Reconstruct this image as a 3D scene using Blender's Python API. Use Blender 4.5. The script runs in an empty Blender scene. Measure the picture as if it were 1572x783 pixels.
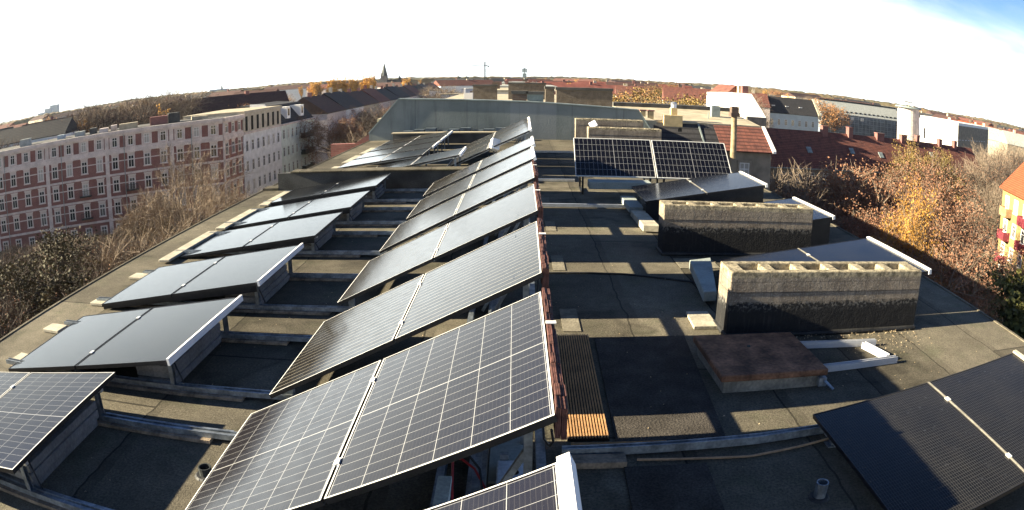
import bpy, math, random
from mathutils import Vector, Matrix
R = math.radians
S = bpy.context.scene
COL = S.collection

# ------------------------------------------------------------------ camera
H = 2.445
cd = bpy.data.cameras.new('camera')
cam = bpy.data.objects.new('camera', cd); COL.objects.link(cam); S.camera = cam
cd.type = 'PANO'
cd.panorama_type = 'FISHEYE_LENS_POLYNOMIAL'
cd.sensor_width = 36.0; cd.sensor_fit = 'HORIZONTAL'
cd.fisheye_fov = R(150)
cd.fisheye_polynomial_k0 = 0.0
cd.fisheye_polynomial_k1 = -0.03902986
cd.fisheye_polynomial_k2 = -0.0001770981709
cd.fisheye_polynomial_k3 = 1.2220089849e-05
cd.fisheye_polynomial_k4 = -8.531765756e-07
cd.clip_start = 0.05; cd.clip_end = 12000
P_, Y_, R_ = 0.2482241, -0.0092532, 0.0045830
f0 = Vector((math.sin(Y_), math.cos(Y_), 0)); r0 = Vector((math.cos(Y_), -math.sin(Y_), 0)); u0 = Vector((0, 0, 1))
F = f0*math.cos(P_) - u0*math.sin(P_); U = u0*math.cos(P_) + f0*math.sin(P_)
RR = r0*math.cos(R_) + U*math.sin(R_); UU = U*math.cos(R_) - r0*math.sin(R_)
M = Matrix((RR, UU, -F)).transposed().to_4x4(); M.translation = (0, 0, H)
cam.matrix_world = M

# ------------------------------------------------------------------ light
SUN_EL, SUN_AZ = R(20.0), R(268.0)          # azimuth clockwise from +Y
sd = Vector((math.sin(SUN_AZ)*math.cos(SUN_EL), math.cos(SUN_AZ)*math.cos(SUN_EL), math.sin(SUN_EL)))
sl = bpy.data.lights.new('sun', 'SUN'); sl.energy = 5.0; sl.angle = R(0.5); sl.color = (1.0, 0.88, 0.64)
so = bpy.data.objects.new('sun', sl); COL.objects.link(so)
so.rotation_euler = (-sd).to_track_quat('-Z', 'Y').to_euler(); so.location = (-40, -5, 40)

W = bpy.data.worlds.new('World'); S.world = W; W.use_nodes = True
nt = W.node_tree; nt.nodes.clear()
def wn(t, **k):
    n = nt.nodes.new(t)
    for a, b in k.items(): setattr(n, a, b)
    return n
def wl(a, b): nt.links.new(a, b)
out = wn('ShaderNodeOutputWorld')
sky = wn('ShaderNodeTexSky', sky_type='NISHITA', sun_disc=False, sun_elevation=SUN_EL, sun_rotation=SUN_AZ, altitude=60, air_density=0.45, dust_density=0.1, ozone_density=3.0)
bg = wn('ShaderNodeBackground'); bg.inputs[1].default_value = 0.05
wl(sky.outputs[0], bg.inputs[0])
cl = wn('ShaderNodeBackground'); cl.inputs[0].default_value = (0.90, 0.98, 1.0, 1); cl.inputs[1].default_value = 0.23
tc = wn('ShaderNodeTexCoord'); sx = wn('ShaderNodeSeparateXYZ'); wl(tc.outputs['Generated'], sx.inputs[0])
mp = wn('ShaderNodeMapping'); mp.inputs['Scale'].default_value = (2.2, 2.2, 9.0); wl(tc.outputs['Generated'], mp.inputs[0])
cs = wn('ShaderNodeMapRange'); wl(sx.outputs[2], cs.inputs[0])
for i_, v_ in enumerate((0.07, 0.22, 0.44, 0.18)): cs.inputs[i_+1].default_value = v_
wl(cs.outputs[0], cl.inputs[1])
nz = wn('ShaderNodeTexNoise'); nz.inputs['Scale'].default_value = 1.6; nz.inputs['Detail'].default_value = 7; nz.inputs['Roughness'].default_value = 0.55; nz.inputs['Distortion'].default_value = 0.6
wl(mp.outputs[0], nz.inputs['Vector'])
def wm(op, a, b=None):
    n = wn('ShaderNodeMath', operation=op)
    for i, v in enumerate((a, b)):
        if v is None: continue
        if isinstance(v, (int, float)): n.inputs[i].default_value = v
        else: wl(v, n.inputs[i])
    return n.outputs[0]
xr = wm('MAXIMUM', sx.outputs[0], 0.0)
t = wm('ADD', sx.outputs[2], wm('MULTIPLY', xr, 0.28))
t = wm('ADD', t, wm('MULTIPLY', wm('SUBTRACT', nz.outputs[0], 0.5), -0.22))
mr = wn('ShaderNodeMapRange', interpolation_type='SMOOTHSTEP'); wl(t, mr.inputs[0])
mr.inputs[1].default_value = 0.20; mr.inputs[2].default_value = 0.38; mr.inputs[3].default_value = 1.0; mr.inputs[4].default_value = 0.0
mx = wn('ShaderNodeMixShader'); wl(mr.outputs[0], mx.inputs[0]); wl(bg.outputs[0], mx.inputs[1]); wl(cl.outputs[0], mx.inputs[2])
wl(mx.outputs[0], out.inputs[0])

S.view_settings.view_transform = 'Standard'; S.view_settings.look = 'None'
S.view_settings.gamma = 1.0; S.view_settings.use_curve_mapping = False
S.view_settings.exposure = 2.35
S.cycles.max_bounces = 6; S.cycles.diffuse_bounces = 3; S.cycles.glossy_bounces = 3
S.cycles.use_denoising = True

rnd = random.Random(7)

# ------------------------------------------------------------------ materials
MATS = {}
def mat(name, col, rough=0.85, metal=0.0, var=0.25, scale=3.0, bump=0.0, spec=0.3, var2=None, scale2=40.0, coord='Object', col2=None, ramp=(0.35, 0.65)):
    """Principled material: base colour broken up by two noises, optional second colour, optional bump."""
    if name in MATS: return MATS[name]
    m = bpy.data.materials.new(name); m.use_nodes = True
    n = m.node_tree.nodes; l = m.node_tree.links; b = n['Principled BSDF']
    b.inputs['Roughness'].default_value = rough; b.inputs['Metallic'].default_value = metal
    b.inputs['Specular IOR Level'].default_value = spec
    tc = n.new('ShaderNodeTexCoord')
    z1 = n.new('ShaderNodeTexNoise'); z1.inputs['Scale'].default_value = scale; z1.inputs['Detail'].default_value = 6; l.new(tc.outputs[coord], z1.inputs['Vector'])
    z2 = n.new('ShaderNodeTexNoise'); z2.inputs['Scale'].default_value = scale2; z2.inputs['Detail'].default_value = 3; l.new(tc.outputs[coord], z2.inputs['Vector'])
    cr = n.new('ShaderNodeValToRGB'); e = cr.color_ramp.elements
    c2 = col2 or tuple(c*(1-var) for c in col); c1 = col if col2 else tuple(min(1, c*(1+var)) for c in col)
    e[0].position = ramp[0]; e[0].color = (*c2, 1); e[1].position = ramp[1]; e[1].color = (*c1, 1)
    l.new(z1.outputs[0], cr.inputs[0])
    v2 = var2 if var2 is not None else var*0.8
    mrn = n.new('ShaderNodeMapRange'); mrn.inputs[1].default_value = 0.3; mrn.inputs[2].default_value = 0.7; mrn.inputs[3].default_value = 1-v2; mrn.inputs[4].default_value = 1+v2
    l.new(z2.outputs[0], mrn.inputs[0])
    vm = n.new('ShaderNodeVectorMath'); vm.operation = 'SCALE'; l.new(cr.outputs[0], vm.inputs[0]); l.new(mrn.outputs[0], vm.inputs['Scale'])
    l.new(vm.outputs[0], b.inputs['Base Color'])
    if bump:
        bp = n.new('ShaderNodeBump'); bp.inputs['Strength'].default_value = bump; bp.inputs['Distance'].default_value = 0.02
        l.new(z2.outputs[0], bp.inputs['Height']); l.new(bp.outputs[0], b.inputs['Normal'])
    MATS[name] = m; return m
def nodes_of(m): return m.node_tree.nodes, m.node_tree.links, m.node_tree.nodes['Principled BSDF']

class NB:
    """small node builder for math graphs"""
    def __init__(s, m): s.n, s.l, s.b = nodes_of(m)
    def put(s, sock, v):
        if isinstance(v, (int, float)): sock.default_value = v
        elif isinstance(v, tuple): sock.default_value = v
        else: s.l.new(v, sock)
    def m(s, op, a, b=None, c=None):
        n = s.n.new('ShaderNodeMath'); n.operation = op
        for i, v in enumerate((a, b, c)):
            if v is not None: s.put(n.inputs[i], v)
        return n.outputs[0]
    def mix(s, f, a, b):
        n = s.n.new('ShaderNodeMix'); n.data_type = 'RGBA'
        s.put(n.inputs[0], f); s.put(n.inputs[6], a); s.put(n.inputs[7], b); return n.outputs[2]
    def xyz(s, coord='Object'):
        tc = s.n.new('ShaderNodeTexCoord'); sp = s.n.new('ShaderNodeSeparateXYZ'); s.l.new(tc.outputs[coord], sp.inputs[0]); return tc.outputs[coord], sp.outputs
    def noise(s, vec, scale, detail=5, rough=0.6):
        z = s.n.new('ShaderNodeTexNoise'); z.inputs['Scale'].default_value = scale; z.inputs['Detail'].default_value = detail; z.inputs['Roughness'].default_value = rough
        s.l.new(vec, z.inputs['Vector']); return z.outputs[0]
    def rng(s, v, a, b, c=0.0, d=1.0):
        n = s.n.new('ShaderNodeMapRange'); s.put(n.inputs[0], v)
        for i, q in enumerate((a, b, c, d)): n.inputs[i+1].default_value = q
        return n.outputs[0]
    def bump(s, h, strength=0.3, dist=0.02):
        n = s.n.new('ShaderNodeBump'); n.inputs['Strength'].default_value = strength; n.inputs['Distance'].default_value = dist
        s.l.new(h, n.inputs['Height']); s.l.new(n.outputs[0], s.b.inputs['Normal'])
def raw(name, rough=0.8, spec=0.3, metal=0.0):
    m = bpy.data.materials.new(name); m.use_nodes = True
    b = m.node_tree.nodes['Principled BSDF']; b.inputs['Roughness'].default_value = rough; b.inputs['Specular IOR Level'].default_value = spec; b.inputs['Metallic'].default_value = metal
    MATS[name] = m; return m

def felt_material():
    m = raw('roof_felt', 0.93, 0.12); g = NB(m); v, (x, y, z) = g.xyz()
    wob = g.m('ADD', g.m('MULTIPLY', g.m('SUBTRACT', g.noise(v, 0.9, 3), 0.5), 0.16), g.m('MULTIPLY', g.m('SUBTRACT', g.noise(v, 6.0, 3), 0.5), 0.03))
    xs = g.m('ADD', x, wob)
    cell = g.m('FLOOR', g.m('DIVIDE', g.m('ADD', xs, 20.3), 1.02))
    wn_ = g.n.new('ShaderNodeTexWhiteNoise'); wn_.noise_dimensions = '2D'
    ycell = g.m('FLOOR', g.m('DIVIDE', g.m('ADD', y, g.m('MULTIPLY', cell, 3.7)), 4.9))
    cb = g.n.new('ShaderNodeCombineXYZ'); g.put(cb.inputs[0], cell); g.put(cb.inputs[1], ycell); g.l.new(cb.outputs[0], wn_.inputs['Vector'])
    tone = g.rng(wn_.outputs[0], 0, 1, 0.72, 1.22)
    big = g.rng(g.noise(v, 0.75, 7, 0.68), 0.32, 0.68, 0.62, 1.25)
    fine = g.rng(g.noise(v, 48, 3, 0.8), 0.3, 0.7, 0.5, 1.5)
    med = g.rng(g.noise(v, 7, 5), 0.3, 0.7, 0.85, 1.15)
    fx = g.m('FRACT', g.m('DIVIDE', g.m('ADD', xs, 20.3), 1.02)); seam = g.m('MAXIMUM', g.m('LESS_THAN', fx, 0.018), g.m('MULTIPLY', g.m('LESS_THAN', fx, 0.11), g.rng(g.noise(v, 3.0, 5, 0.7), 0.42, 0.6, 0.1, 0.5)))
    fy = g.m('FRACT', g.m('DIVIDE', g.m('ADD', y, g.m('MULTIPLY', cell, 3.7)), 4.9)); seam2 = g.m('LESS_THAN', fy, 0.006)
    se = g.m('SUBTRACT', 1.0, g.m('MULTIPLY', g.m('MAXIMUM', seam, seam2), 0.65))
    pud = g.noise(v, 0.42, 4, 0.55); ring = g.m('SUBTRACT', 1.0, g.m('MULTIPLY', g.rng(g.m('ABSOLUTE', g.m('SUBTRACT', pud, 0.56)), 0.0, 0.03, 1.0, 0.0), 0.35)); inner = g.rng(pud, 0.56, 0.60, 1.0, 0.80)
    tone = g.m('MULTIPLY', tone, g.m('MULTIPLY', ring, inner))
    f = g.m('MULTIPLY', g.m('MULTIPLY', tone, big), g.m('MULTIPLY', g.m('MULTIPLY', fine, med), se))
    moss = g.rng(g.noise(v, 1.7, 7, 0.7), 0.52, 0.7)
    c = g.mix(moss, (0.122, 0.107, 0.079, 1), (0.098, 0.095, 0.062, 1))
    vm = g.n.new('ShaderNodeVectorMath'); vm.operation = 'SCALE'; g.l.new(c, vm.inputs[0]); g.l.new(f, vm.inputs['Scale'])
    g.l.new(vm.outputs[0], g.b.inputs['Base Color'])
    g.bump(g.m('ADD', g.noise(v, 70, 3, 0.7), g.m('MULTIPLY', g.noise(v, 4, 4), 0.8)), 0.5, 0.012)
    return m
FELT = felt_material()

def cell_material(name, line, nx, ny, lw, bus, cellcol, rough, centre=True, linecol=(0.75, 0.76, 0.74, 1)):
    """solar cells drawn from UVs in metres: u over the 1.134 m side, v over the 1.722 m side"""
    m = raw(name, rough, 0.5); g = NB(m); v, (u, w, _) = g.xyz('UV')
    g.b.inputs['IOR'].default_value = 1.5
    bu = 0.018; pu = (1.134-2*bu)/nx
    fu = g.m('ABSOLUTE', g.m('SUBTRACT', g.m('FRACT', g.m('ADD', g.m('DIVIDE', g.m('SUBTRACT', u, bu), pu), 0.5)), 0.5))
    lu = g.m('LESS_THAN', fu, lw/pu/2)
    bw = 0.02; pw = (1.722-2*bw)/ny
    fw = g.m('ABSOLUTE', g.m('SUBTRACT', g.m('FRACT', g.m('ADD', g.m('DIVIDE', g.m('SUBTRACT', w, bw), pw), 0.5)), 0.5))
    lv = g.m('LESS_THAN', fw, lw/pw/2*line[1])
    L = g.m('MAXIMUM', g.m('MULTIPLY', lu, line[0]), lv)
    if centre: L = g.m('MAXIMUM', L, g.m('LESS_THAN', g.m('ABSOLUTE', g.m('SUBTRACT', w, 0.861)), 0.005))
    fb = g.m('ABSOLUTE', g.m('SUBTRACT', g.m('FRACT', g.m('MULTIPLY', g.m('DIVIDE', g.m('SUBTRACT', u, bu), pu), 9.0)), 0.5))
    B = g.m('MULTIPLY', g.m('LESS_THAN', fb, 0.07), bus)
    tcn = g.n.new('ShaderNodeTexCoord')
    dirt = g.rng(g.noise(tcn.outputs['Object'], 3.0, 6), 0.35, 0.75, 0.0, 0.02)
    c = g.mix(B, cellcol, (0.22, 0.21, 0.20, 1))
    c = g.mix(L, c, linecol)
    c = g.mix(dirt, c, (0.35, 0.32, 0.27, 1))
    g.l.new(c, g.b.inputs['Base Color'])
    rn = g.rng(g.noise(tcn.outputs['Object'], 9.0, 5), 0.3, 0.7, rough*0.75, rough*1.3); g.l.new(rn, g.b.inputs['Roughness'])
    return m
CELL_GRID = cell_material('cells_white_grid', (1.0, 0.8), 6, 18, 0.0034, 0.07, (0.0085, 0.0075, 0.010, 1), 0.16, linecol=(0.27, 0.27, 0.27, 1))
CELL_UPRIGHT = cell_material('cells_dark_grid', (1.0, 0.8), 6, 18, 0.005, 0.0, (0.0025, 0.0025, 0.005, 1), 0.16, linecol=(0.24, 0.24, 0.24, 1))
CELL_ROWS = cell_material('cells_fine_rows', (0.0, 1.0), 6, 18, 0.0065, 0.03, (0.0085, 0.0072, 0.006, 1), 0.14, centre=False, linecol=(0.24, 0.22, 0.18, 1))
CELL_BLACK = cell_material('cells_all_black', (0.10, 0.10), 6, 18, 0.005, 0.02, (0.006, 0.007, 0.009, 1), 0.13, centre=False, linecol=(0.05, 0.05, 0.05, 1))
CELL_DULL = cell_material('cells_dull_black', (0.10, 0.10), 6, 18, 0.005, 0.02, (0.006, 0.007, 0.009, 1), 0.16, centre=False, linecol=(0.04, 0.04, 0.04, 1)); CELL_DULL.node_tree.nodes['Principled BSDF'].inputs['Specular IOR Level'].default_value = 0.2
CELL_FINE = cell_material('cells_fine_wires', (0.25, 0.5), 6, 40, 0.006, 0.18, (0.005, 0.005, 0.005, 1), 0.22, centre=False, linecol=(0.035, 0.034, 0.031, 1)); CELL_FINE.node_tree.nodes['Principled BSDF'].inputs['Specular IOR Level'].default_value = 0.28

ALU = mat('aluminium', (0.62, 0.63, 0.64), 0.42, 0.85, 0.12, 6)
GALV = mat('galvanised_steel', (0.27, 0.30, 0.33), 0.5, 0.8, 0.3, 9)
SILVER = mat('silver_frame', (0.72, 0.71, 0.68), 0.5, 0.3, 0.08, 5)
BLACKF = mat('black_frame_and_shade', (0.02, 0.02, 0.022), 0.4, 0.2, 0.2, 5)
BACK = mat('module_backsheet', (0.05, 0.05, 0.055), 0.6, 0, 0.2, 4)
WHITE = mat('white_paint', (0.80, 0.79, 0.76), 0.55, 0, 0.06, 4)
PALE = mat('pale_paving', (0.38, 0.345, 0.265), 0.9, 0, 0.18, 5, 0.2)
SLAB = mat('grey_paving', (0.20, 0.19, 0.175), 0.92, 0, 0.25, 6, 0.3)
WOOD = mat('grey_timber', (0.22, 0.17, 0.12), 0.9, 0, 0.35, 8, 0.3)
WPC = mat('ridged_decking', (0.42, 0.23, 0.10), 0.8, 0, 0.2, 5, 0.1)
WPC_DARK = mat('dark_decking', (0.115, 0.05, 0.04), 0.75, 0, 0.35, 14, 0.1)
RUBBER = mat('black_rubber_mat', (0.050, 0.044, 0.038), 0.95, 0, 0.25, 4, 0.4, 0.1, 0.4, 60)
MATS_END = None
CABLE = mat('black_cable', (0.03, 0.03, 0.03), 0.6, 0, 0.1)
REDCABLE = mat('red_cable', (0.35, 0.03, 0.03), 0.5, 0, 0.1)
RUST = mat('rust_brown_lid', (0.16, 0.080, 0.045), 0.85, 0, 0.5, 5, 0.3, 0.3, 0.35, 30)
CURB = mat('pale_concrete', (0.22, 0.205, 0.17), 0.92, 0, 0.25, 5, 0.3)
BLUEGREY = mat('blue_grey_board', (0.26, 0.29, 0.27), 0.8, 0, 0.15, 4, 0.1)
RENDER_GREY = mat('grey_render', (0.19, 0.215, 0.20), 0.92, 0, 0.25, 1.2, 0.2, 0.2, 0.12, 9)
HOLE = mat('soot_and_hole_shade', (0.012, 0.011, 0.010), 0.95, 0, 0.2)  # flue soot; the same near-black stands in for shade inside holes and openings

def chimney_material(name, tar, top, dim=1.0):
    m = raw(name, 0.93, 0.15); g = NB(m); v, (x, y, z) = g.xyz()
    of = g.n.new('ShaderNodeVectorMath'); of.operation = 'ADD'; g.l.new(v, of.inputs[0]); of.inputs[1].default_value = (tar*37.0, top*19.0, tar*11.0); v = of.outputs[0]
    base = g.mix(g.rng(g.noise(v, 4, 7), 0.35, 0.7), (0.17*dim, 0.138*dim, 0.108*dim, 1), (0.30*dim, 0.255*dim, 0.20*dim, 1))
    st = g.n.new('ShaderNodeMapping'); st.inputs['Scale'].default_value = (9, 9, 0.8); g.l.new(v, st.inputs[0])
    streak = g.rng(g.noise(st.outputs[0], 2.0, 6), 0.45, 0.72)
    base = g.mix(g.m('MULTIPLY', streak, 0.6), base, (0.10, 0.085, 0.07, 1))
    jz = g.m('LESS_THAN', g.m('FRACT', g.m('DIVIDE', g.m('ADD', z, 0.06), 0.21)), 0.05)
    row = g.m('FLOOR', g.m('DIVIDE', g.m('ADD', z, 0.06), 0.21))
    jx = g.m('LESS_THAN', g.m('FRACT', g.m('ADD', g.m('DIVIDE', x, 0.42), g.m('MULTIPLY', row, 0.47))), 0.02)
    base = g.mix(g.m('MULTIPLY', g.m('MAXIMUM', jz, jx), 0.55), base, (0.09, 0.08, 0.07, 1))
    blotch = g.rng(g.noise(v, 2.2, 6, 0.7), 0.5, 0.68, 0, 0.65)
    base = g.mix(blotch, base, (0.135*dim, 0.11*dim, 0.085*dim, 1))
    fine = g.noise(v, 60, 3, 0.7)
    base = g.mix(g.rng(fine, 0.55, 0.75), base, (0.42, 0.37, 0.30, 1))
    edge = g.m('ADD', z, g.m('MULTIPLY', g.m('SUBTRACT', g.noise(v, 9, 6, 0.75), 0.5), 0.16))
    tarf = g.rng(edge, tar-0.02, tar+0.01, 1.0, 0.0)
    flake = g.m('MULTIPLY', g.rng(edge, tar-0.10, tar-0.02, 0, 1), g.rng(g.noise(v, 30, 3), 0.5, 0.6))
    tarc = g.mix(g.m('MULTIPLY', flake, 0.5), (0.018, 0.018, 0.019, 1), (0.25, 0.24, 0.22, 1))
    tarc = g.mix(g.rng(g.noise(st.outputs[0], 5, 5), 0.55, 0.8, 0, 0.35), tarc, (0.09, 0.085, 0.075, 1))
    c = g.mix(tarf, base, tarc)
    topm = g.rng(g.m('ADD', z, g.m('MULTIPLY', g.noise(v, 25, 4), 0.03)), top-0.065, top-0.035)
    c = g.mix(g.m('MULTIPLY', topm, 0.75), c, g.mix(g.rng(g.noise(v, 18, 4, 0.7), 0.4, 0.6), (0.11, 0.095, 0.06, 1), (0.42, 0.36, 0.24, 1)))
    g.l.new(c, g.b.inputs['Base Color'])
    g.bump(g.m('ADD', g.noise(v, 40, 4, 0.7), g.m('MULTIPLY', g.noise(v, 8, 4), 1.5)), 0.6, 0.02)
    return m

def brick_material(name, c1, c2, mortar, sx=0.25, sz=0.085):
    m = raw(name, 0.9, 0.2); g = NB(m); v, (x, y, z) = g.xyz()
    cb = g.n.new('ShaderNodeCombineXYZ'); g.put(cb.inputs[0], g.m('ADD', x, y)); g.put(cb.inputs[1], z)
    br = g.n.new('ShaderNodeTexBrick'); br.inputs['Color1'].default_value = (*c1, 1); br.inputs['Color2'].default_value = (*c2, 1); br.inputs['Mortar'].default_value = (*mortar, 1)
    br.inputs['Scale'].default_value = 1.0; br.inputs['Brick Width'].default_value = sx; br.inputs['Row Height'].default_value = sz; br.inputs['Mortar Size'].default_value = 0.008
    g.l.new(cb.outputs[0], br.inputs['Vector'])
    c = g.mix(g.rng(g.noise(v, 0.6, 5), 0.35, 0.75, 0, 0.5), br.outputs[0], (c2[0]*0.55, c2[1]*0.55, c2[2]*0.55, 1))
    g.l.new(c, g.b.inputs['Base Color']); return m
BRICK_RED = brick_material('red_brick', (0.27, 0.115, 0.10), (0.19, 0.08, 0.072), (0.20, 0.15, 0.13))
BRICK_BROWN = brick_material('brown_brick', (0.15, 0.10, 0.075), (0.10, 0.07, 0.055), (0.14, 0.12, 0.10))

def tile_material(name, c1, c2, axis='z', pitch=0.33):
    m = raw(name, 0.85, 0.25); g = NB(m); v, s = g.xyz()
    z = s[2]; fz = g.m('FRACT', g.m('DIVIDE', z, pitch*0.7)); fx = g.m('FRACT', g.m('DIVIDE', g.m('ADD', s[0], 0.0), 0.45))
    c = g.mix(g.rng(g.noise(v, 1.0, 6), 0.3, 0.7), (*c1, 1), (*c2, 1))
    c = g.mix(g.rng(g.noise(v, 1.6, 6, 0.7), 0.5, 0.72, 0, 0.7), c, (c2[0]*0.4, c2[1]*0.45, c2[2]*0.5, 1))
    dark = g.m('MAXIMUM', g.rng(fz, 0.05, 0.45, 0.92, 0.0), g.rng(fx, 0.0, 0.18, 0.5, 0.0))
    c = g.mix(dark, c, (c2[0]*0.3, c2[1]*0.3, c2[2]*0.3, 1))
    g.l.new(c, g.b.inputs['Base Color']); g.bump(fz, 0.5, 0.05); return m
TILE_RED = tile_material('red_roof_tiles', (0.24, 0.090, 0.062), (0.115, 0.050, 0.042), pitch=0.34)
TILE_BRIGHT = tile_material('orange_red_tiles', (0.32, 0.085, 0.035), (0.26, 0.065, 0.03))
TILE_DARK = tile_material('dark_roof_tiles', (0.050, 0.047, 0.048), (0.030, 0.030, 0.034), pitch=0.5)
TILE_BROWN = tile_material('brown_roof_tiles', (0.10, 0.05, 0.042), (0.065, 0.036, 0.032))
ROOF_GREY = mat('grey_sheet_roof', (0.30, 0.31, 0.29), 0.7, 0.1, 0.15, 1.5)
ROOF_TAR = mat('tar_roof', (0.075, 0.072, 0.066), 0.92, 0, 0.3, 1.0, 0.2)
ROOF_BEIGE = mat('beige_roof', (0.36, 0.31, 0.22), 0.92, 0, 0.2, 1.0, 0.1)
CREAM = mat('cream_stucco', (0.54, 0.46, 0.42), 0.9, 0, 0.16, 0.8, 0.1, 0.2, 0.12, 6)
CREAM2 = mat('beige_stucco', (0.42, 0.37, 0.29), 0.9, 0, 0.14, 0.8, 0.1)
GREYST = mat('grey_stucco', (0.58, 0.58, 0.59), 0.9, 0, 0.12, 0.8, 0.1)
GREENWH = mat('greenish_white_stucco', (0.52, 0.57, 0.53), 0.9, 0, 0.12, 0.8, 0.1)
BLUEST = mat('blue_grey_stucco', (0.33, 0.38, 0.42), 0.9, 0, 0.08, 0.5)
WHITEST = mat('white_render', (0.78, 0.75, 0.70), 0.85, 0, 0.06, 0.5)
YELLOWST = mat('yellow_render', (0.26, 0.185, 0.075), 0.9, 0, 0.14, 1.0)
BROWNST = mat('brown_grey_render', (0.22, 0.185, 0.14), 0.92, 0, 0.25, 1.2, 0.1)
REDBALC = mat('dark_red_panel', (0.16, 0.025, 0.035), 0.7, 0, 0.15, 2)
FIREW = raw('firewall_render', 0.92, 0.15); _g = NB(FIREW); _v, _s = _g.xyz()
_st = _g.n.new('ShaderNodeMapping'); _st.inputs['Scale'].default_value = (1.4, 1.0, 0.16); _g.l.new(_v, _st.inputs[0])
_c = _g.mix(_g.rng(_g.noise(_v, 0.45, 6, 0.6), 0.38, 0.62), (0.155, 0.175, 0.165, 1), (0.225, 0.245, 0.23, 1))
_c = _g.mix(_g.rng(_g.noise(_st.outputs[0], 1.6, 6, 0.7), 0.52, 0.70, 0, 0.55), _c, (0.075, 0.08, 0.078, 1))
_c = _g.mix(_g.m('MULTIPLY', _g.m('LESS_THAN', _g.m('FRACT', _g.m('DIVIDE', _s[0], 2.05)), 0.012), 0.6), _c, (0.08, 0.085, 0.085, 1))
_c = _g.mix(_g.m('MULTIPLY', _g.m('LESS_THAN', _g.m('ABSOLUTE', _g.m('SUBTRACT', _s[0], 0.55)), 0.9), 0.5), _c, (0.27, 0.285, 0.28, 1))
_g.l.new(_c, _g.b.inputs['Base Color']); _g.bump(_g.noise(_v, 14, 4), 0.3, 0.02)
PANE = raw('window_glass', 0.08, 0.5); PANE.node_tree.nodes['Principled BSDF'].inputs['Base Color'].default_value = (0.015, 0.017, 0.02, 1)
PANE_MID = mat('curtained_glass', (0.11, 0.105, 0.10), 0.2, 0, 0.3, 1.0); PANE_PALE = mat('drawn_blind', (0.34, 0.32, 0.29), 0.35, 0, 0.1, 1.0)
SASH = mat('white_sash', (0.62, 0.60, 0.57), 0.6, 0, 0.08, 3)
DARKMETAL = mat('dark_iron', (0.04, 0.045, 0.045), 0.6, 0.4, 0.2, 3)
COPPER = mat('weathered_metal', (0.24, 0.28, 0.27), 0.6, 0.4, 0.2, 2)
BARK = mat('grey_bark', (0.21, 0.165, 0.12), 0.95, 0, 0.3, 3)
BARK_DARK = mat('dark_bark', (0.10, 0.078, 0.060), 0.95, 0, 0.3, 3)
TWIG = mat('pale_twigs', (0.195, 0.15, 0.11), 0.95, 0, 0.35, 0.7)
TWIG_DARK = mat('brown_twigs', (0.085, 0.066, 0.054), 0.95, 0, 0.4, 0.5)
def leaf(name, c1, c2, scale=0.6):
    m = mat(name, c1, 0.8, 0, 0.2, scale, 0, 0.2, 0.35, 5.0, 'Object', c2, (0.4, 0.6)); return m
LEAF_RUSSET = leaf('russet_leaves', (0.25, 0.12, 0.066), (0.15, 0.08, 0.052))
LEAF_YELLOW = leaf('yellow_leaves', (0.40, 0.215, 0.040), (0.27, 0.13, 0.032))
LEAF_ORANGE = leaf('orange_leaves', (0.34, 0.17, 0.06), (0.24, 0.11, 0.045))
LEAF_OLIVE = leaf('olive_leaves', (0.22, 0.14, 0.045), (0.13, 0.10, 0.035))
LEAF_GREEN = leaf('green_leaves', (0.12, 0.115, 0.032), (0.06, 0.066, 0.022))
LEAF_DARK = leaf('dark_olive_leaves', (0.075, 0.058, 0.028), (0.045, 0.042, 0.022))
LEAF_POPLAR = leaf('poplar_leaves', (0.60, 0.36, 0.09), (0.46, 0.24, 0.06))
GROUND = mat('urban_ground', (0.09, 0.085, 0.06), 0.95, 0, 0.4, 0.05, 0, 0.1, 0.3, 0.8)
ASPHALT = mat('asphalt', (0.055, 0.055, 0.055), 0.95, 0, 0.2, 0.5)
GRASS = mat('lawn', (0.055, 0.07, 0.025), 0.95, 0, 0.4, 0.3, 0, 0.1, 0.4, 3)

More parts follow.
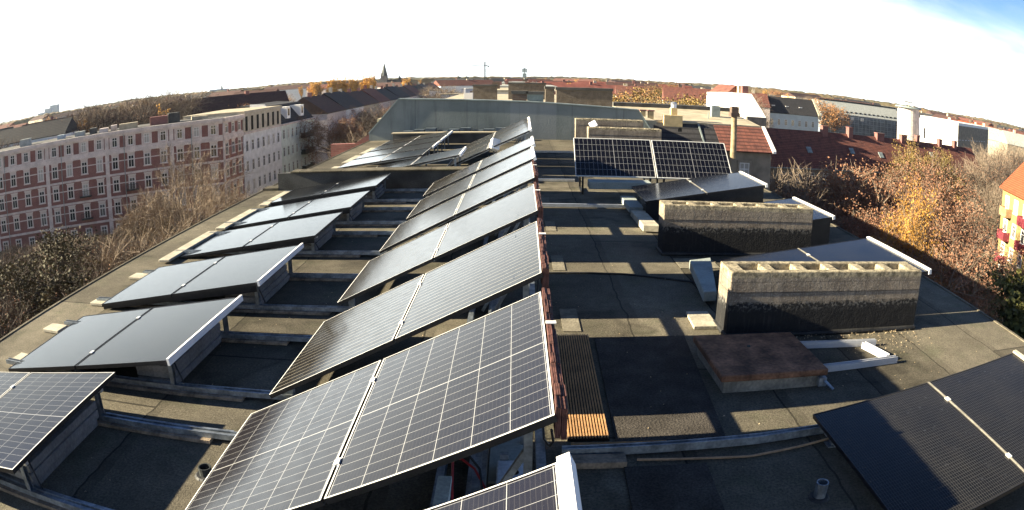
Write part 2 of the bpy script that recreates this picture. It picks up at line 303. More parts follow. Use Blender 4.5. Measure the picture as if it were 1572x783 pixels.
# ------------------------------------------------------------------ mesh helpers
class MB:
    def __init__(s): s.v = []; s.f = []; s.uv = {}
    def face(s, *pts, uv=None):
        i = len(s.v); s.v += [tuple(p) for p in pts]; s.f.append(tuple(range(i, i+len(pts))))
        if uv: s.uv[len(s.f)-1] = uv
        return s
    def box(s, x0, x1, y0, y1, z0, z1, bev=0):
        i = len(s.v)
        s.v += [(x0, y0, z0), (x1, y0, z0), (x1, y1, z0), (x0, y1, z0), (x0, y0, z1), (x1, y0, z1), (x1, y1, z1), (x0, y1, z1)]
        s.f += [(i, i+3, i+2, i+1), (i+4, i+5, i+6, i+7), (i, i+1, i+5, i+4), (i+1, i+2, i+6, i+5), (i+2, i+3, i+7, i+6), (i+3, i, i+4, i+7)]
        return s
    def bar(s, p, q, w, h, up=(0, 0, 1)):
        p = Vector(p); q = Vector(q); d = (q-p).normalized(); up = Vector(up); sd_ = d.cross(up)
        if sd_.length < 1e-4: sd_ = d.cross(Vector((1, 0, 0)))
        sd_.normalize(); u = sd_.cross(d).normalized(); i = len(s.v)
        for c in (p, q):
            for a, b in ((-1, -1), (1, -1), (1, 1), (-1, 1)): s.v.append(tuple(c + sd_*a*w/2 + u*b*h/2))
        s.f += [(i, i+1, i+2, i+3), (i+7, i+6, i+5, i+4)] + [(i+k, i+4+k, i+4+(k+1) % 4, i+(k+1) % 4) for k in range(4)]
        return s
    def tube(s, p, q, r0, r1=None, n=8, cap=True):
        r1 = r0 if r1 is None else r1; p = Vector(p); q = Vector(q); d = (q-p).normalized()
        a = d.orthogonal().normalized(); b = d.cross(a); i = len(s.v)
        for c, r in ((p, r0), (q, r1)):
            for k in range(n):
                an = 2*math.pi*k/n; s.v.append(tuple(c + a*math.cos(an)*r + b*math.sin(an)*r))
        s.f += [(i+k, i+(k+1) % n, i+n+(k+1) % n, i+n+k) for k in range(n)]
        if cap: s.f += [tuple(i+k for k in reversed(range(n))), tuple(i+n+k for k in range(n))]
        return s
    def path(s, pts, r, n=6):
        for a, b in zip(pts, pts[1:]): s.tube(a, b, r, r, n)
        return s
    def prism(s, poly, z0, z1):
        n = len(poly); i = len(s.v)
        s.v += [(x, y, z0) for x, y in poly] + [(x, y, z1) for x, y in poly]
        s.f += [tuple(i+k for k in reversed(range(n))), tuple(i+n+k for k in range(n))] + [(i+k, i+(k+1) % n, i+n+(k+1) % n, i+n+k) for k in range(n)]
        return s
    def xprism(s, poly, x0, x1):
        """polygon in (y,z) extruded along x"""
        n = len(poly); i = len(s.v)
        s.v += [(x0, y, z) for y, z in poly] + [(x1, y, z) for y, z in poly]
        s.f += [tuple(i+k for k in range(n)), tuple(i+n+k for k in reversed(range(n)))] + [(i+(k+1) % n, i+k, i+n+k, i+n+(k+1) % n) for k in range(n)]
        return s
    def mesh(s, name, m):
        me = bpy.data.meshes.new(name); me.from_pydata(s.v, [], s.f)
        for x in (m if isinstance(m, (list, tuple)) else [m]): me.materials.append(x)
        if s.uv:
            ul = me.uv_layers.new(name='UV')
            for fi, uvs in s.uv.items():
                for li, c in zip(me.polygons[fi].loop_indices, uvs): ul.data[li].uv = c
        me.update(); return me
    def build(s, name, m, parent=None, loc=(0, 0, 0), rot=(0, 0, 0)):
        return link(name, s.mesh(name, m), parent, loc, rot)
def link(name, me, parent=None, loc=(0, 0, 0), rot=(0, 0, 0)):
    o = bpy.data.objects.new(name, me); COL.objects.link(o); o.parent = parent; o.location = loc; o.rotation_euler = rot
    return o
def tag(o, label=None, cat=None, group=None, kind=None):
    if label: o['label'] = label
    if cat: o['category'] = cat
    if group: o['group'] = group
    if kind: o['kind'] = kind
    return o
def thing(name, label, cat, loc=(0, 0, 0), rz=0, group=None):
    return tag(link(name, None, None, loc, (0, 0, rz)), label, cat, group)
def bevel(o, w=0.01, seg=2):
    b = o.modifiers.new('bevel', 'BEVEL'); b.width = w; b.segments = seg; b.limit_method = 'ANGLE'; return o
def copy_tree(o, parent=None):
    c = o.copy(); COL.objects.link(c); c.parent = parent
    for ch in o.children: copy_tree(ch, c)
    return c
def pol(az, d): return d*math.sin(R(az)), d*math.cos(R(az))
def zel(el, d): return H + d*math.tan(R(el))
#@@ROOF
#@@BACK
# ------------------------------------------------------------------ the roof we stand on
ROOF_Y1 = 28.0
rf = MB(); rf.box(-5.95, 5.97, -6, ROOF_Y1, -0.35, 0)
roof = tag(rf.build('flat_roof', FELT), kind='structure')
tag(MB().box(-5.75, 5.77, -5.8, ROOF_Y1-0.1, -20, -0.352).build('building_base', BROWNST), kind='structure')
# metal drip edges
for x0, x1 in ((-5.99, -5.945), (5.965, 6.01)):
    tag(MB().box(x0, x1, -6, ROOF_Y1, -0.22, 0.012).build('roof_edge', FELT), kind='structure')

# ------------------------------------------------------------------ solar tables
PW, PL, GAP = 1.134, 1.722, 0.02
TW = 2*PW + GAP
_pm = {}
def panel_mesh(cell, frame):
    k = (cell.name, frame.name)
    if k not in _pm:
        f = MB(); w = 0.009
        f.box(0, PW, 0, w, -0.035, 0).box(0, PW, PL-w, PL, -0.035, 0).box(0, w, w, PL-w, -0.035, 0).box(PW-w, PW, w, PL-w, -0.035, 0)
        g = MB(); x0, x1, y0, y1 = w, PW-w, w, PL-w
        g.box(x0, x1, y0, y1, -0.012, -0.0035)
        g.uv[1] = [(x0, y0), (x1, y0), (x1, y1), (x0, y1)]
        fme = f.mesh('panel_frame', [frame, BLACKF])
        for pl in fme.polygons: pl.material_index = 0 if (pl.index % 6 == 1 or frame is WHITE) else 1  # silver frames: sides coloured black for their shade, only the lip stays silver
        _pm[k] = (fme, g.mesh('panel_glass', cell))
    return _pm[k]
LEGM = {}
def leg_obj(h, parent, loc, lean=0.0, brace=None):
    b = MB(); b.box(-0.02, 0.02, -0.025, -0.02, 0, h).box(-0.02, 0.02, 0.02, 0.025, 0, h).box(-0.02, -0.015, -0.02, 0.02, 0, h)
    b.box(-0.05, 0.05, -0.04, 0.04, 0.0, 0.008)
    b.box(-0.09, 0.03, -0.03, 0.03, h, h+0.012)
    if brace: b.bar((brace, 0, 0.03), (-0.01, 0, h*0.8), 0.03, 0.03)
    return b.build('leg', GALV, parent, loc, (0, lean, 0))
def table(label, X, z, tilt, y, yaw, cell, frame, group, edge=None, board=0, brace=None, edge_mat=None, joint=False, shade_skirt=0):
    """two modules side by side; the right edge is the high one. Origin on the roof under the near high corner."""
    t = thing('solar_table', label, 'solar panel table', (X, y, 0), yaw, group)
    c, s = math.cos(tilt), math.sin(tilt)
    fm, gm = panel_mesh(cell, frame)
    for u in (TW, PW):
        p = link('solar_panel', fm, t, (-u*c, 0, z-u*s), (0, -tilt, 0))
        link('glass', gm, p)
    # clamps between the modules
    for yy in (0.35, 1.37):
        MB().box(-0.018, 0.018, -0.03, 0.03, -0.01, 0.008).build('clamp', SILVER, t, (-(PW+GAP/2)*c, yy, z-(PW+GAP/2)*s), (0, -tilt, 0))
    for yy in (0.22, 1.50):
        hx = -0.10
        leg_obj(z + hx*math.tan(tilt) - 0.055, t, (hx, yy, 0.0), 0.0, brace)
        lz = max(0.05, z-(TW-0.12)*s-0.05)
        MB().box(-0.03, 0.03, -0.03, 0.03, 0, lz).box(-0.06, 0.06, -0.05, 0.05, 0, 0.01).build('low_foot', GALV, t, (-(TW-0.12)*c, yy, 0.0))
        MB().bar((-(TW-0.03)*c, yy, z-(TW-0.03)*s-0.058), (-0.03*c, yy, z-0.03*s-0.058), 0.04, 0.04).build('cross_rail', ALU, t)
    if shade_skirt:  # black plate below the near edge stands in for shade under the table
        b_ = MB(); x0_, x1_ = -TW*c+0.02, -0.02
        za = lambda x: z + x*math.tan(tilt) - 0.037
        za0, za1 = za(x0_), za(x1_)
        zb0, zb1 = (0.004, 0.004) if shade_skirt > 1 else (max(0.004, za0-shade_skirt), max(0.004, za1-shade_skirt))
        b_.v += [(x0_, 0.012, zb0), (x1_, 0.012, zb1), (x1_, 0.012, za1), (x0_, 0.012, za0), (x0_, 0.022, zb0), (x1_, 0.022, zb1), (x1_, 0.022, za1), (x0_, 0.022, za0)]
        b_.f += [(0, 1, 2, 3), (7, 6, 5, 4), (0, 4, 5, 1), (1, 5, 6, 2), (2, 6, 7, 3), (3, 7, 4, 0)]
        b_.build('gap_shade_plate', BLACKF, t)
    if joint:
        MB().box(-0.009, 0.009, 0.0, PL, -0.02, 0.003).build('joint_strip', CURB, t, (-(PW+GAP/2)*c, 0, z-(PW+GAP/2)*s), (0, -tilt, 0))
    if edge:
        MB().box(0.004, edge, -0.01, PL+0.01, -0.045, 0.016).build('edge_profile', edge_mat or WHITE, t, (0, 0, z), (0, -tilt, 0))
    if board:
        rr = random.Random(int(y*100))
        for k in range(board):
            b = MB(); n = 14
            for i in range(n):
                yy = 0.01+i*(PL-0.02)/n; o_ = rr.uniform(-0.004, 0.004)
                for q in range(3):
                    b.box(q*0.0085+o_, q*0.0085+0.006+o_, yy, yy+(PL-0.02)/n-0.003, 0.0, 0.148+rr.uniform(-0.003, 0.003))
                b.box(o_, 0.0235+o_, yy+0.002, yy+(PL-0.02)/n-0.004, 0, 0.142)
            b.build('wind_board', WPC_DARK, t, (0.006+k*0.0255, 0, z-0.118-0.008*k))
        if board > 1:
            MB().box(0.004, 0.06, 1.02, 1.06, 0, 0.005).build('tape', WHITE, t, (0, 0, z+0.034))
    return t
GM = 'steep solar tables of the middle row'
main = [(0.157, 1.115, 0.436, 0.50, 0.007), (0.152, 1.111, 0.436, 2.615, 0.007), (0.153, 1.144, 0.454, 4.662, -0.005), (0.180, 1.140, 0.441, 6.926, 0.001),
        (0.195, 1.145, 0.449, 9.200, 0.002), (0.218, 1.134, 0.448, 11.466, 0.001), (0.243, 1.161, 0.439, 13.432, -0.002)]
ML = ['steep white-gridded solar table cut off below, with a thick white edge',
      'largest steep solar table, white cell grid, silver frames, brown boards along its high edge',
      'steep finely striped solar table right behind the large white-gridded one',
      'third steep solar table of the middle row behind the large gridded one',
      'fourth steep table of the middle row, the farthest one with brown boards',
      'fifth middle table, pale sky reflection and a white edge strip',
      'sixth middle table, last one before the low cross wall']
for i, (X, z, tl, y, yw) in enumerate(main):
    table(ML[i], X, z, tl, y, yw, CELL_GRID if i < 2 else CELL_ROWS, SILVER, GM,
          edge=0.055 if i == 0 else (0.05 if i > 4 else None), board=2 if 1 <= i <= 4 else 0, brace=-0.45)
table('striped steep table beyond the cross wall with a white box leaning on it', 0.25, 1.13, 0.43, 17.7, 0, CELL_ROWS, SILVER, GM, edge=0.06, brace=-0.45)
table('middle one of the three steep striped tables beyond the cross wall', 0.26, 1.13, 0.43, 19.52, 0, CELL_ROWS, SILVER, GM, edge=0.06, brace=-0.45)
table('farthest steep solar table of the middle row, close to the grey firewall', 0.27, 1.14, 0.43, 21.34, 0, CELL_ROWS, SILVER, GM, edge=0.06, brace=-0.45)

GL = 'low solar tables of the left row'
ORD = ['first', 'second', 'third', 'fourth', 'fifth', 'sixth']
left = [(-3.167, 0.364, 0.109, 2.614, 0.014), (-2.795, 0.385, 0.141, 4.629, -0.008), (-2.758, 0.400, 0.143, 6.820, 0.008),
        (-2.796, 0.352, 0.138, 9.282, 0.013), (-2.766, 0.366, 0.141, 11.356, 0.013), (-2.757, 0.391, 0.137, 13.518, 0.011)]
LL = ['low solar table with white cell grid at the bottom left corner',
      'black glass solar table with white edge strip, just behind the white-gridded left one',
      'third low left solar table, blue-grey glass with a white right edge',
      'fourth low left solar table with pale sky reflection',
      'fifth low left solar table with pale sky reflection',
      'sixth low left solar table, right before the low cross wall']
for i, (X, z, tl, y, yw) in enumerate(left):
    table(LL[i], X, z, tl, y, yw, CELL_GRID if i == 0 else CELL_BLACK, SILVER if i == 0 else BLACKF, GL, shade_skirt=0.07 if i > 1 else 0, edge=0.028 if i in (1, 2) else None)
    for j, yy in enumerate((y+0.22, y+1.50)):
        where = 'nearer' if j == 0 else 'farther'
        x1 = -1.75 if i else -1.95
        r = thing('mounting_rail', f'{where} grey metal rail on timber under the {ORD[i]} left solar table', 'mounting rail', (0, yy, 0), 0, 'rails joining the left and middle tables')
        b = MB(); x0 = -5.25 + 0.05*j
        b.box(x0, x1, -0.022, 0.018, 0.034, 0.066).box(x0, x1, 0.024, 0.03, 0.034, 0.078).box(x0, x1, -0.034, -0.028, 0.034, 0.078)
        b.box(x0+1.9, x1-0.1, 0.055, 0.095, 0.004, 0.05)
        b.build('profile', GALV, r)
        MB().box(x0+0.1, x1-0.25-0.2*(i % 2), -0.075, 0.045, 0.004, 0.032).build('timber_pad', WOOD, r)
    # paving slabs stacked as ballast below the high edge
    for k in range(3):
        yy0 = y+0.27+0.02*((k*7+i) % 3)
        o = MB().box(0, 0.42, 0, 1.16, 0, 0.066).build('ballast_slab', SLAB, None, (X-0.56+0.012*((k*5+i) % 3), yy0, 0.004+0.07*k+0.066*0))
        bevel(o, 0.006, 1)
        tag(o, f'grey slab, {["bottom", "middle", "top"][k]} of the stack under the {ORD[i]} left solar table', 'paving slab', 'paving slabs stacked under the left tables')
GF = 'low far solar tables beyond the cross wall'
table('low far solar table right behind the cross wall, between left and middle rows', -1.37, 0.67, 0.2, 16.25, 0, CELL_BLACK, SILVER, GF, edge=0.05)
for i, yy in enumerate((17.95, 19.9, 22.0, 24.1)):
    table(f'{ORD[i]} low far table on the left, counted from the cross wall', -2.44, 0.5, 0.135, yy, 0, CELL_ROWS if i else CELL_BLACK, SILVER, GF, edge=0.05 if i else None)

GR = 'low solar tables of the right row'
table('black finely wired solar table cut off at the bottom right corner', 4.485, 0.47, 0.137, 2.632, 0.019, CELL_FINE, BLACKF, GR, edge=0.05, edge_mat=PALE, joint=True)
table('black solar table with white edge right behind the nearer chimney', 4.876, 0.55, 0.131, 6.85, 0.033, CELL_DULL, BLACKF, GR, edge=0.05, joint=True)
table('dark solar table with white edge right behind the second chimney', 5.0, 0.52, 0.14, 10.2, 0.03, CELL_DULL, BLACKF, GR, edge=0.05, shade_skirt=2)
table('dark solar table in front of the two upright white-framed modules', 4.464, 0.70, 0.16, 12.164, -0.012, CELL_DULL, BLACKF, GR, edge=0.05, joint=True, shade_skirt=2)

# two landscape modules propped up to face the camera
t = thing('solar_table', 'pair of upright white-framed solar modules propped up towards the camera', 'solar panel table', (1.185, 14.85, 0), -0.008, None)
fm, gm = panel_mesh(CELL_UPRIGHT, WHITE)
tp = 0.70
for k in range(2):
    # module long side along x: rotate the portrait module by -90 deg about its own normal
    mtx = Matrix.Translation((k*(PL+0.03), 0, 0.396)) @ Matrix.Rotation(tp, 4, 'X') @ Matrix.Translation((0, PW, 0)) @ Matrix.Rotation(-math.pi/2, 4, 'Z')
    p = link('solar_panel', fm, t); p.matrix_local = mtx; link('glass', gm, p)
ct, st_ = math.cos(tp), math.sin(tp)
for xx in (0.15, 1.6, 1.9, 3.3):
    MB().bar((xx, 0.02, 0.35), (xx, PW*ct, 0.34+PW*st_), 0.04, 0.04, (0, -1, 1)).bar((xx, PW*ct-0.05, 0), (xx, PW*ct-0.05, 0.28+PW*st_), 0.04, 0.04, (0, 1, 0)).bar((xx, 0.03, 0), (xx, 0.03, 0.37), 0.04, 0.04, (0, 1, 0)).bar((xx, 0.0, 0.03), (xx, PW*ct, 0.03), 0.04, 0.04).build('leg', BLACKF, t)

# long rails running under the middle row
for (x, z0, w, h, y0, y1, lab) in ((0.10, 0.50, 0.05, 0.05, 1.2, 15.2, 'long thin rail running below the high edges of the middle row'),
                                  (-0.30, 0.01, 0.11, 0.09, 0.6, 15.0, 'wide grey cable duct lying under the middle row, nearer its high edges'),
                                  (-0.50, 0.01, 0.05, 0.07, 0.6, 15.0, 'narrow grey cable duct lying under the middle row beside the wide one')):
    b = MB().box(x, x+w, y0, y1, z0, z0+h)
    if w > 0.08: b.box(x+0.02, x+0.03, y0, y1, z0+h, z0+h+0.012).box(x+0.07, x+0.08, y0, y1, z0+h, z0+h+0.012)
    tag(b.build('cable_duct' if z0 < 0.1 else 'mounting_rail', GALV), lab, 'cable duct' if z0 < 0.1 else 'mounting rail')
# things visible in the gap between the two nearest middle tables
o = MB().box(-0.17, 0.09, 3.62, 4.28, 0.12, 0.135).build('metal_plate', BLUEGREY); tag(o, 'blue-grey metal plate lying under the edge of the big gridded table', 'plate')
o = thing('junction_box', 'pale box with a dark round hole in the gap below the big gridded table', 'junction box', (-0.12, 3.34, 0.12))
bevel(MB().box(0, 0.19, 0, 0.42, 0, 0.09).build('box', mat('pale_grey_plastic', (0.42, 0.46, 0.50), 0.6), o), 0.01)
MB().tube((0.10, 0.27, 0.091), (0.10, 0.27, 0.096), 0.035, 0.032, 14).build('hole', HOLE, o)
MB().box(0.02, 0.07, 0.424, 0.47, 0.0, 0.12).build('bracket', GALV, o)
o = MB().box(-0.455, -0.375, 2.85, 3.52, 0.16, 0.23).build('pale_profile', mat('pale_green_metal', (0.55, 0.60, 0.54), 0.5, 0.2)); tag(o, 'pale flat profile lying under the big gridded table at the bottom edge', 'profile')
for k, (pts, m_, lab) in enumerate((([(-0.40, 3.95, 0.10), (-0.385, 3.7, 0.22), (-0.37, 3.45, 0.18), (-0.34, 3.1, 0.12)], REDCABLE, 'red cable hanging straight down in the gap under the gridded table'),
        ([(-0.40, 3.85, 0.16), (-0.33, 3.74, 0.22), (-0.25, 3.66, 0.20), (-0.18, 3.5, 0.16), (-0.15, 3.3, 0.14)], REDCABLE, 'red cable curving sideways in the gap under the gridded table'),
        ([(-0.39, 3.92, 0.18), (-0.31, 3.8, 0.24), (-0.22, 3.66, 0.20), (-0.19, 3.4, 0.14)], CABLE, 'black cable beside the red ones in the gap under the gridded table'))):
    tag(MB().path(pts, 0.008, 6).build('cable', m_), lab, 'cable', 'cables in the gap under the gridded table')

# ------------------------------------------------------------------ chimneys on the roof
def chimney(label, x0, x1, y0, dy, h, tar, n, yaw=0.0, group='concrete chimneys standing on the roof', cap=True):
    L = x1-x0
    t = thing('chimney', label, 'chimney', (x0, y0, 0), yaw, group)
    m_ = chimney_material('chimney_concrete_%d' % len([k for k in MATS if k.startswith('chimney')]), tar, h)
    b = MB().box(0.004, L-0.004, 0.004, dy-0.004, 0, h-0.22)
    b.build('shaft', m_, t)
    r = MB(); e = 0.075
    r.box(0, L, 0, e, h-0.22, h).box(0, L, dy-e, dy, h-0.22, h)
    pitch = (L-0.16)/n
    for k in range(n+1):
        w = 0.16 if k in (0, n) else 0.12
        xc = 0.08+k*pitch
        a0 = max(0.0, xc-w/2); a1 = min(L, xc+w/2)
        r.box(a0, a1, e, dy-e, h-0.22, h-0.004)
    bevel(r.build('flue_rim', m_, t), 0.012, 2)
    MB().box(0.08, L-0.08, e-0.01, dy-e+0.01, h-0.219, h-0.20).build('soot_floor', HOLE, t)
    if cap:
        bevel(MB().box(-0.02, L+0.02, -0.035, dy+0.03, 0.0, 0.05).build('tar_foot', mat('tar_black', (0.02, 0.02, 0.02), 0.6, 0, 0.4, 6, 0.4), t), 0.02)
    return t
chimney('nearer of two long concrete chimneys, black tarred foot, beside the brown hatch', 2.046, 4.446, 6.363, 0.41, 0.682, 0.36, 6, 0.008)
chimney('second long concrete chimney with tarred lower half, behind the nearer one', 2.03, 4.40, 9.681, 0.38, 0.73, 0.42, 6, 0.0)
chimney('dark chimney just behind the upright white-framed modules', 1.99, 4.17, 20.6, 0.45, 1.03, 0.2, 6, 0.0)
chimney('farther dark chimney half hidden behind another one near the firewall', 1.92, 4.28, 24.4, 0.45, 1.06, 0.2, 6, 0.0)

# ------------------------------------------------------------------ roof hatch
t = thing('roof_hatch', 'flat rust-brown roof hatch on a pale kerb in front of the chimney', 'roof hatch', (1.64, 5.06, 0), 0.03)
MB().box(0.04, 0.98, 0.04, 0.90, 0, 0.110).build('kerb', CURB, t)
bevel(MB().box(0, 1.02, 0, 0.95, 0.112, 0.172).build('lid', RUST, t), 0.012)
MB().box(0.93, 0.97, -0.02, 0.035, 0.02, 0.10).box(0.985, 1.03, 0.02, 0.07, 0.0, 0.08).bar((1.0, 0.0, 0.06), (1.06, -0.08, 0.01), 0.04, 0.01).build('hasp', GALV, t)
MB().tube((0.45, 0.62, 0.172), (0.45, 0.62, 0.184), 0.02, 0.014, 8).build('knob', DARKMETAL, t)

# lying frame of white rails right of the hatch
t = thing('rail_frame', 'three dull silver metal rails lying as an open frame right of the hatch', 'rail frame', (0, 0, 0))
for a, b_, w in (((2.66, 6.02, 0.03), (3.66, 5.98, 0.03), 0.045), ((2.60, 5.40, 0.03), (3.68, 5.50, 0.03), 0.055), ((3.48, 5.93, 0.03), (3.60, 5.56, 0.03), 0.06)):
    m_ = MB().bar(a, b_, w, 0.05); d = (Vector(b_)-Vector(a)).normalized(); n_ = Vector((-d.y, d.x, 0))*w*0.38
    for q in (-1, 1): m_.bar(Vector(a)+n_*q+Vector((0, 0, 0.03)), Vector(b_)+n_*q+Vector((0, 0, 0.03)), 0.008, 0.02)
    m_.build('rail', mat('dull_rail', (0.45, 0.46, 0.48), 0.5, 0.2, 0.06), t)

# rail from the big table to the bottom right table
t = thing('mounting_rail', 'long metal rail bowing from the gridded table to the bottom right table', 'mounting rail', (0, 0, 0))
b = MB(); pts = [(0.30, 4.14, 0.05), (1.0, 4.17, 0.05), (1.7, 4.20, 0.05), (2.36, 4.27, 0.05)]
for p, q in zip(pts, pts[1:]):
    b.bar((p[0], p[1], 0.045), (q[0], q[1], 0.045), 0.05, 0.05)
    for s_ in (-0.022, 0.022): b.bar((p[0], p[1]+s_, 0.076), (q[0], q[1]+s_, 0.076), 0.008, 0.012)
b.build('profile', GALV, t)
MB().box(0.33, 0.72, 3.98, 4.10, 0.004, 0.05).build('timber_pad', WOOD, t)
tag(MB().path([(0.8, 4.06, 0.02), (1.6, 4.02, 0.015), (2.0, 4.08, 0.02), (2.5, 4.2, 0.02)], 0.009, 6).build('cable', mat('tan_cable', (0.30, 0.20, 0.12), 0.6)), 'tan cable lying in front of the bowed metal rail', 'cable')
for (y, x0, x1, lab) in ((13.3, 0.35, 2.1, 'thin pale rail crossing the roof in front of the upright modules'), (16.6, 0.4, 1.3, 'thin pale rail left of the upright modules'), (23.0, 0.5, 2.0, 'thin pale rail far back before the dark chimneys')):
    tag(MB().box(x0, x1, y, y+0.05, 0.01, 0.07).box(x0, x1, y+0.06, y+0.09, 0.01, 0.05).build('mounting_rail', ALU), lab, 'mounting rail')

# mats and boards on the felt
def sheet(name, poly, m_, lab, cat, z=0.006, th=0.008, group=None):
    o = MB().prism(poly, z-0.002, z+th).build(name, m_); return tag(o, lab, cat, group)
sheet('rubber_mat', [(0.69, 4.33), (1.50, 4.33), (1.63, 6.43), (0.73, 6.41)], RUBBER, 'large black mat lying between the ridged board and the hatch', 'mat')
sheet('rubber_mat', [(0.66, 2.0), (1.22, 2.0), (1.27, 3.98), (0.70, 3.98)], RUBBER, 'black mat in front of the bowed metal rail', 'mat')
sheet('felt_patch', [(0.44, 6.6), (0.62, 6.6), (0.62, 7.3), (0.44, 7.3)], PALE if 0 else mat('pale_felt', (0.17, 0.15, 0.11), 0.95, 0, 0.25, 6, 0.3), 'pale felt patch next to the edge of the ridged board', 'felt patch', 0.005, 0.003, 'pale felt patches along the middle row')
for y0 in (8.95, 11.3, 13.7):
    sheet('felt_patch', [(0.44, y0-0.1), (0.60, y0-0.1), (0.60, y0+0.66), (0.44, y0+0.66)], MATS['pale_felt'], {8.95: 'pale felt patch in the sunny strip opposite the nearer chimney', 11.3: 'pale felt patch in the sunny strip before the second chimney', 13.7: 'pale felt patch in the farthest small sunny strip'}[y0], 'felt patch', 0.005, 0.003, 'pale felt patches along the middle row')
sheet('felt_patch', [(2.15, 8.98), (2.72, 8.98), (2.72, 9.5), (2.15, 9.5)], MATS['pale_felt'], 'pale felt patch at the foot of the second chimney', 'felt patch', 0.005, 0.003)
sheet('paving_slab', [(1.78, 6.62), (2.04, 6.62), (2.04, 7.10), (1.80, 7.10)], PALE, 'small pale slab at the left foot of the nearer chimney', 'paving slab', 0.006, 0.03)
def deck(label, poly, nr, z0, z1, along):
    t = MB(); (ax, ay), (bx, by), (cx, cy), (dx, dy) = poly   # near-left, near-right, far-right, far-left
    r = thing('decking_board', label, 'decking board'); MB().prism(poly, z0, z1-0.012).build('groove_base', mat('dark_groove', (0.03, 0.02, 0.014), 0.9, 0, 0.2), r)
    for k in range(nr):
        f0_, f1_ = (k+0.20)/nr, (k+0.72)/nr
        if along == 'y':
            q = [(ax+(bx-ax)*f0_, ay), (ax+(bx-ax)*f1_, ay), (dx+(cx-dx)*f1_, dy), (dx+(cx-dx)*f0_, dy)]
        else:
            q = [(ax, ay+(dy-ay)*f0_), (bx, by+(cy-by)*f0_), (bx, by+(cy-by)*f1_), (ax, ay+(dy-ay)*f1_)]
        t.prism(q, z1-0.0115, z1)
    t.build('ridges', WPC, r); return r
deck('wide ridged brown decking panel lying along the big gridded table', [(0.35, 4.36), (0.645, 4.36), (0.675, 6.43), (0.365, 6.43)], 14, 0.006, 0.04, 'y')
deck('narrow ridged grey-brown board lying just behind the bowed metal rail', [(0.37, 4.225), (1.045, 4.225), (1.045, 4.305), (0.37, 4.305)], 5, 0.006, 0.03, 'x')

# boards, slabs
def block(name, poly, z0, z1, m_, lab, cat, group=None, bev=0.008):
    o = MB().prism(poly, z0, z1).build(name, m_); bevel(o, bev, 1); return tag(o, lab, cat, group)
block('insulation_board', [(2.06, 7.38), (2.22, 7.40), (2.55, 8.92), (2.22, 8.78)], 0.05, 0.17, BLUEGREY, 'blue-grey board lying on supports left of the nearer chimney', 'board')
block('insulation_board', [(1.98, 12.55), (2.24, 12.55), (2.26, 13.75), (1.98, 13.75)], 0.06, 0.17, BLUEGREY, 'blue-grey board left of the second chimney', 'board')
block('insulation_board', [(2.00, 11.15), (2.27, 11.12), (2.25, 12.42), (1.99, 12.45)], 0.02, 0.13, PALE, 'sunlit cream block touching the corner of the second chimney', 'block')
block('plank', [(1.42, 14.30), (2.72, 14.36), (2.72, 14.74), (1.42, 14.72)], 0.20, 0.35, BLUEGREY, 'grey-blue plank below the upright white-framed modules', 'plank')
for k, (x, y0, y1, w) in enumerate(((-5.28, 8.95, 10.9, 0.2), (-5.25, 11.15, 12.9, 0.2), (-5.22, 13.35, 15.0, 0.22), (-5.15, 17.8, 19.3, 0.2), (-5.15, 20.2, 22.0, 0.2), (-5.15, 22.6, 24.4, 0.2))):
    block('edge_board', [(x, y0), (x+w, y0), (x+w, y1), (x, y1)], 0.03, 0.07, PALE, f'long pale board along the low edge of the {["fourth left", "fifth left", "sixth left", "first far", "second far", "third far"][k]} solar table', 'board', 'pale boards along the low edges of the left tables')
for k, (x, y) in enumerate(((-5.28, 5.98), (-5.10, 5.02), (-5.16, 7.02), (-5.20, 8.2))):
    block('paving_slab', [(x-0.16, y-0.10), (x+0.14, y-0.12), (x+0.16, y+0.10), (x-0.14, y+0.12)], 0.004, 0.045, PALE,
          ['pale slab under the far low foot of the second left solar table', 'pale slab under the near low foot of the second left solar table', 'pale slab under the near low foot of the third left solar table', 'pale slab under the far low foot of the third left solar table'][k], 'paving slab', 'pale slabs under the low feet of the left tables')
# vent pipes
def vent(label, x, y, r, h, m_):
    t = thing('vent_pipe', label, 'vent pipe', (x, y, 0)); b = MB(); n = 16; i0 = 0
    for k in range(n):
        a, c_ = 2*math.pi*k/n, 2*math.pi*(k+1)/n
        p = lambda an, rr, z: (math.cos(an)*rr, math.sin(an)*rr, z)
        b.face(p(a, r, 0), p(c_, r, 0), p(c_, r, h), p(a, r, h)); b.face(p(a, r, h), p(c_, r, h), p(c_, r*0.82, h), p(a, r*0.82, h)); b.face(p(c_, r*0.82, 0.02), p(a, r*0.82, 0.02), p(a, r*0.82, h), p(c_, r*0.82, h))
    b.build('pipe', m_, t); MB().tube((0, 0, 0.01), (0, 0, 0.02), r*0.81, None, 12).build('bore', HOLE, t)
    MB().tube((0, 0, 0.0), (0, 0, 0.012), r*1.8, r*1.5, 14).build('collar', mat('tar_black', (0.02, 0.02, 0.02), 0.6), t)
    return t
vent('small grey vent pipe beside the bottom right solar table', 1.93, 3.42, 0.045, 0.12, GALV)
vent('short dark vent pipe left of the big gridded table', -2.06, 3.62, 0.05, 0.07, DARKMETAL)
tag(MB().path([(0.33, 8.71, 0.01), (0.8, 8.72, 0.012), (1.35, 8.66, 0.012), (1.8, 8.48, 0.012), (2.32, 8.2, 0.02)], 0.013, 6).build('cable', CABLE), 'thick black cable snaking from the middle row to the blue-grey board', 'cable')

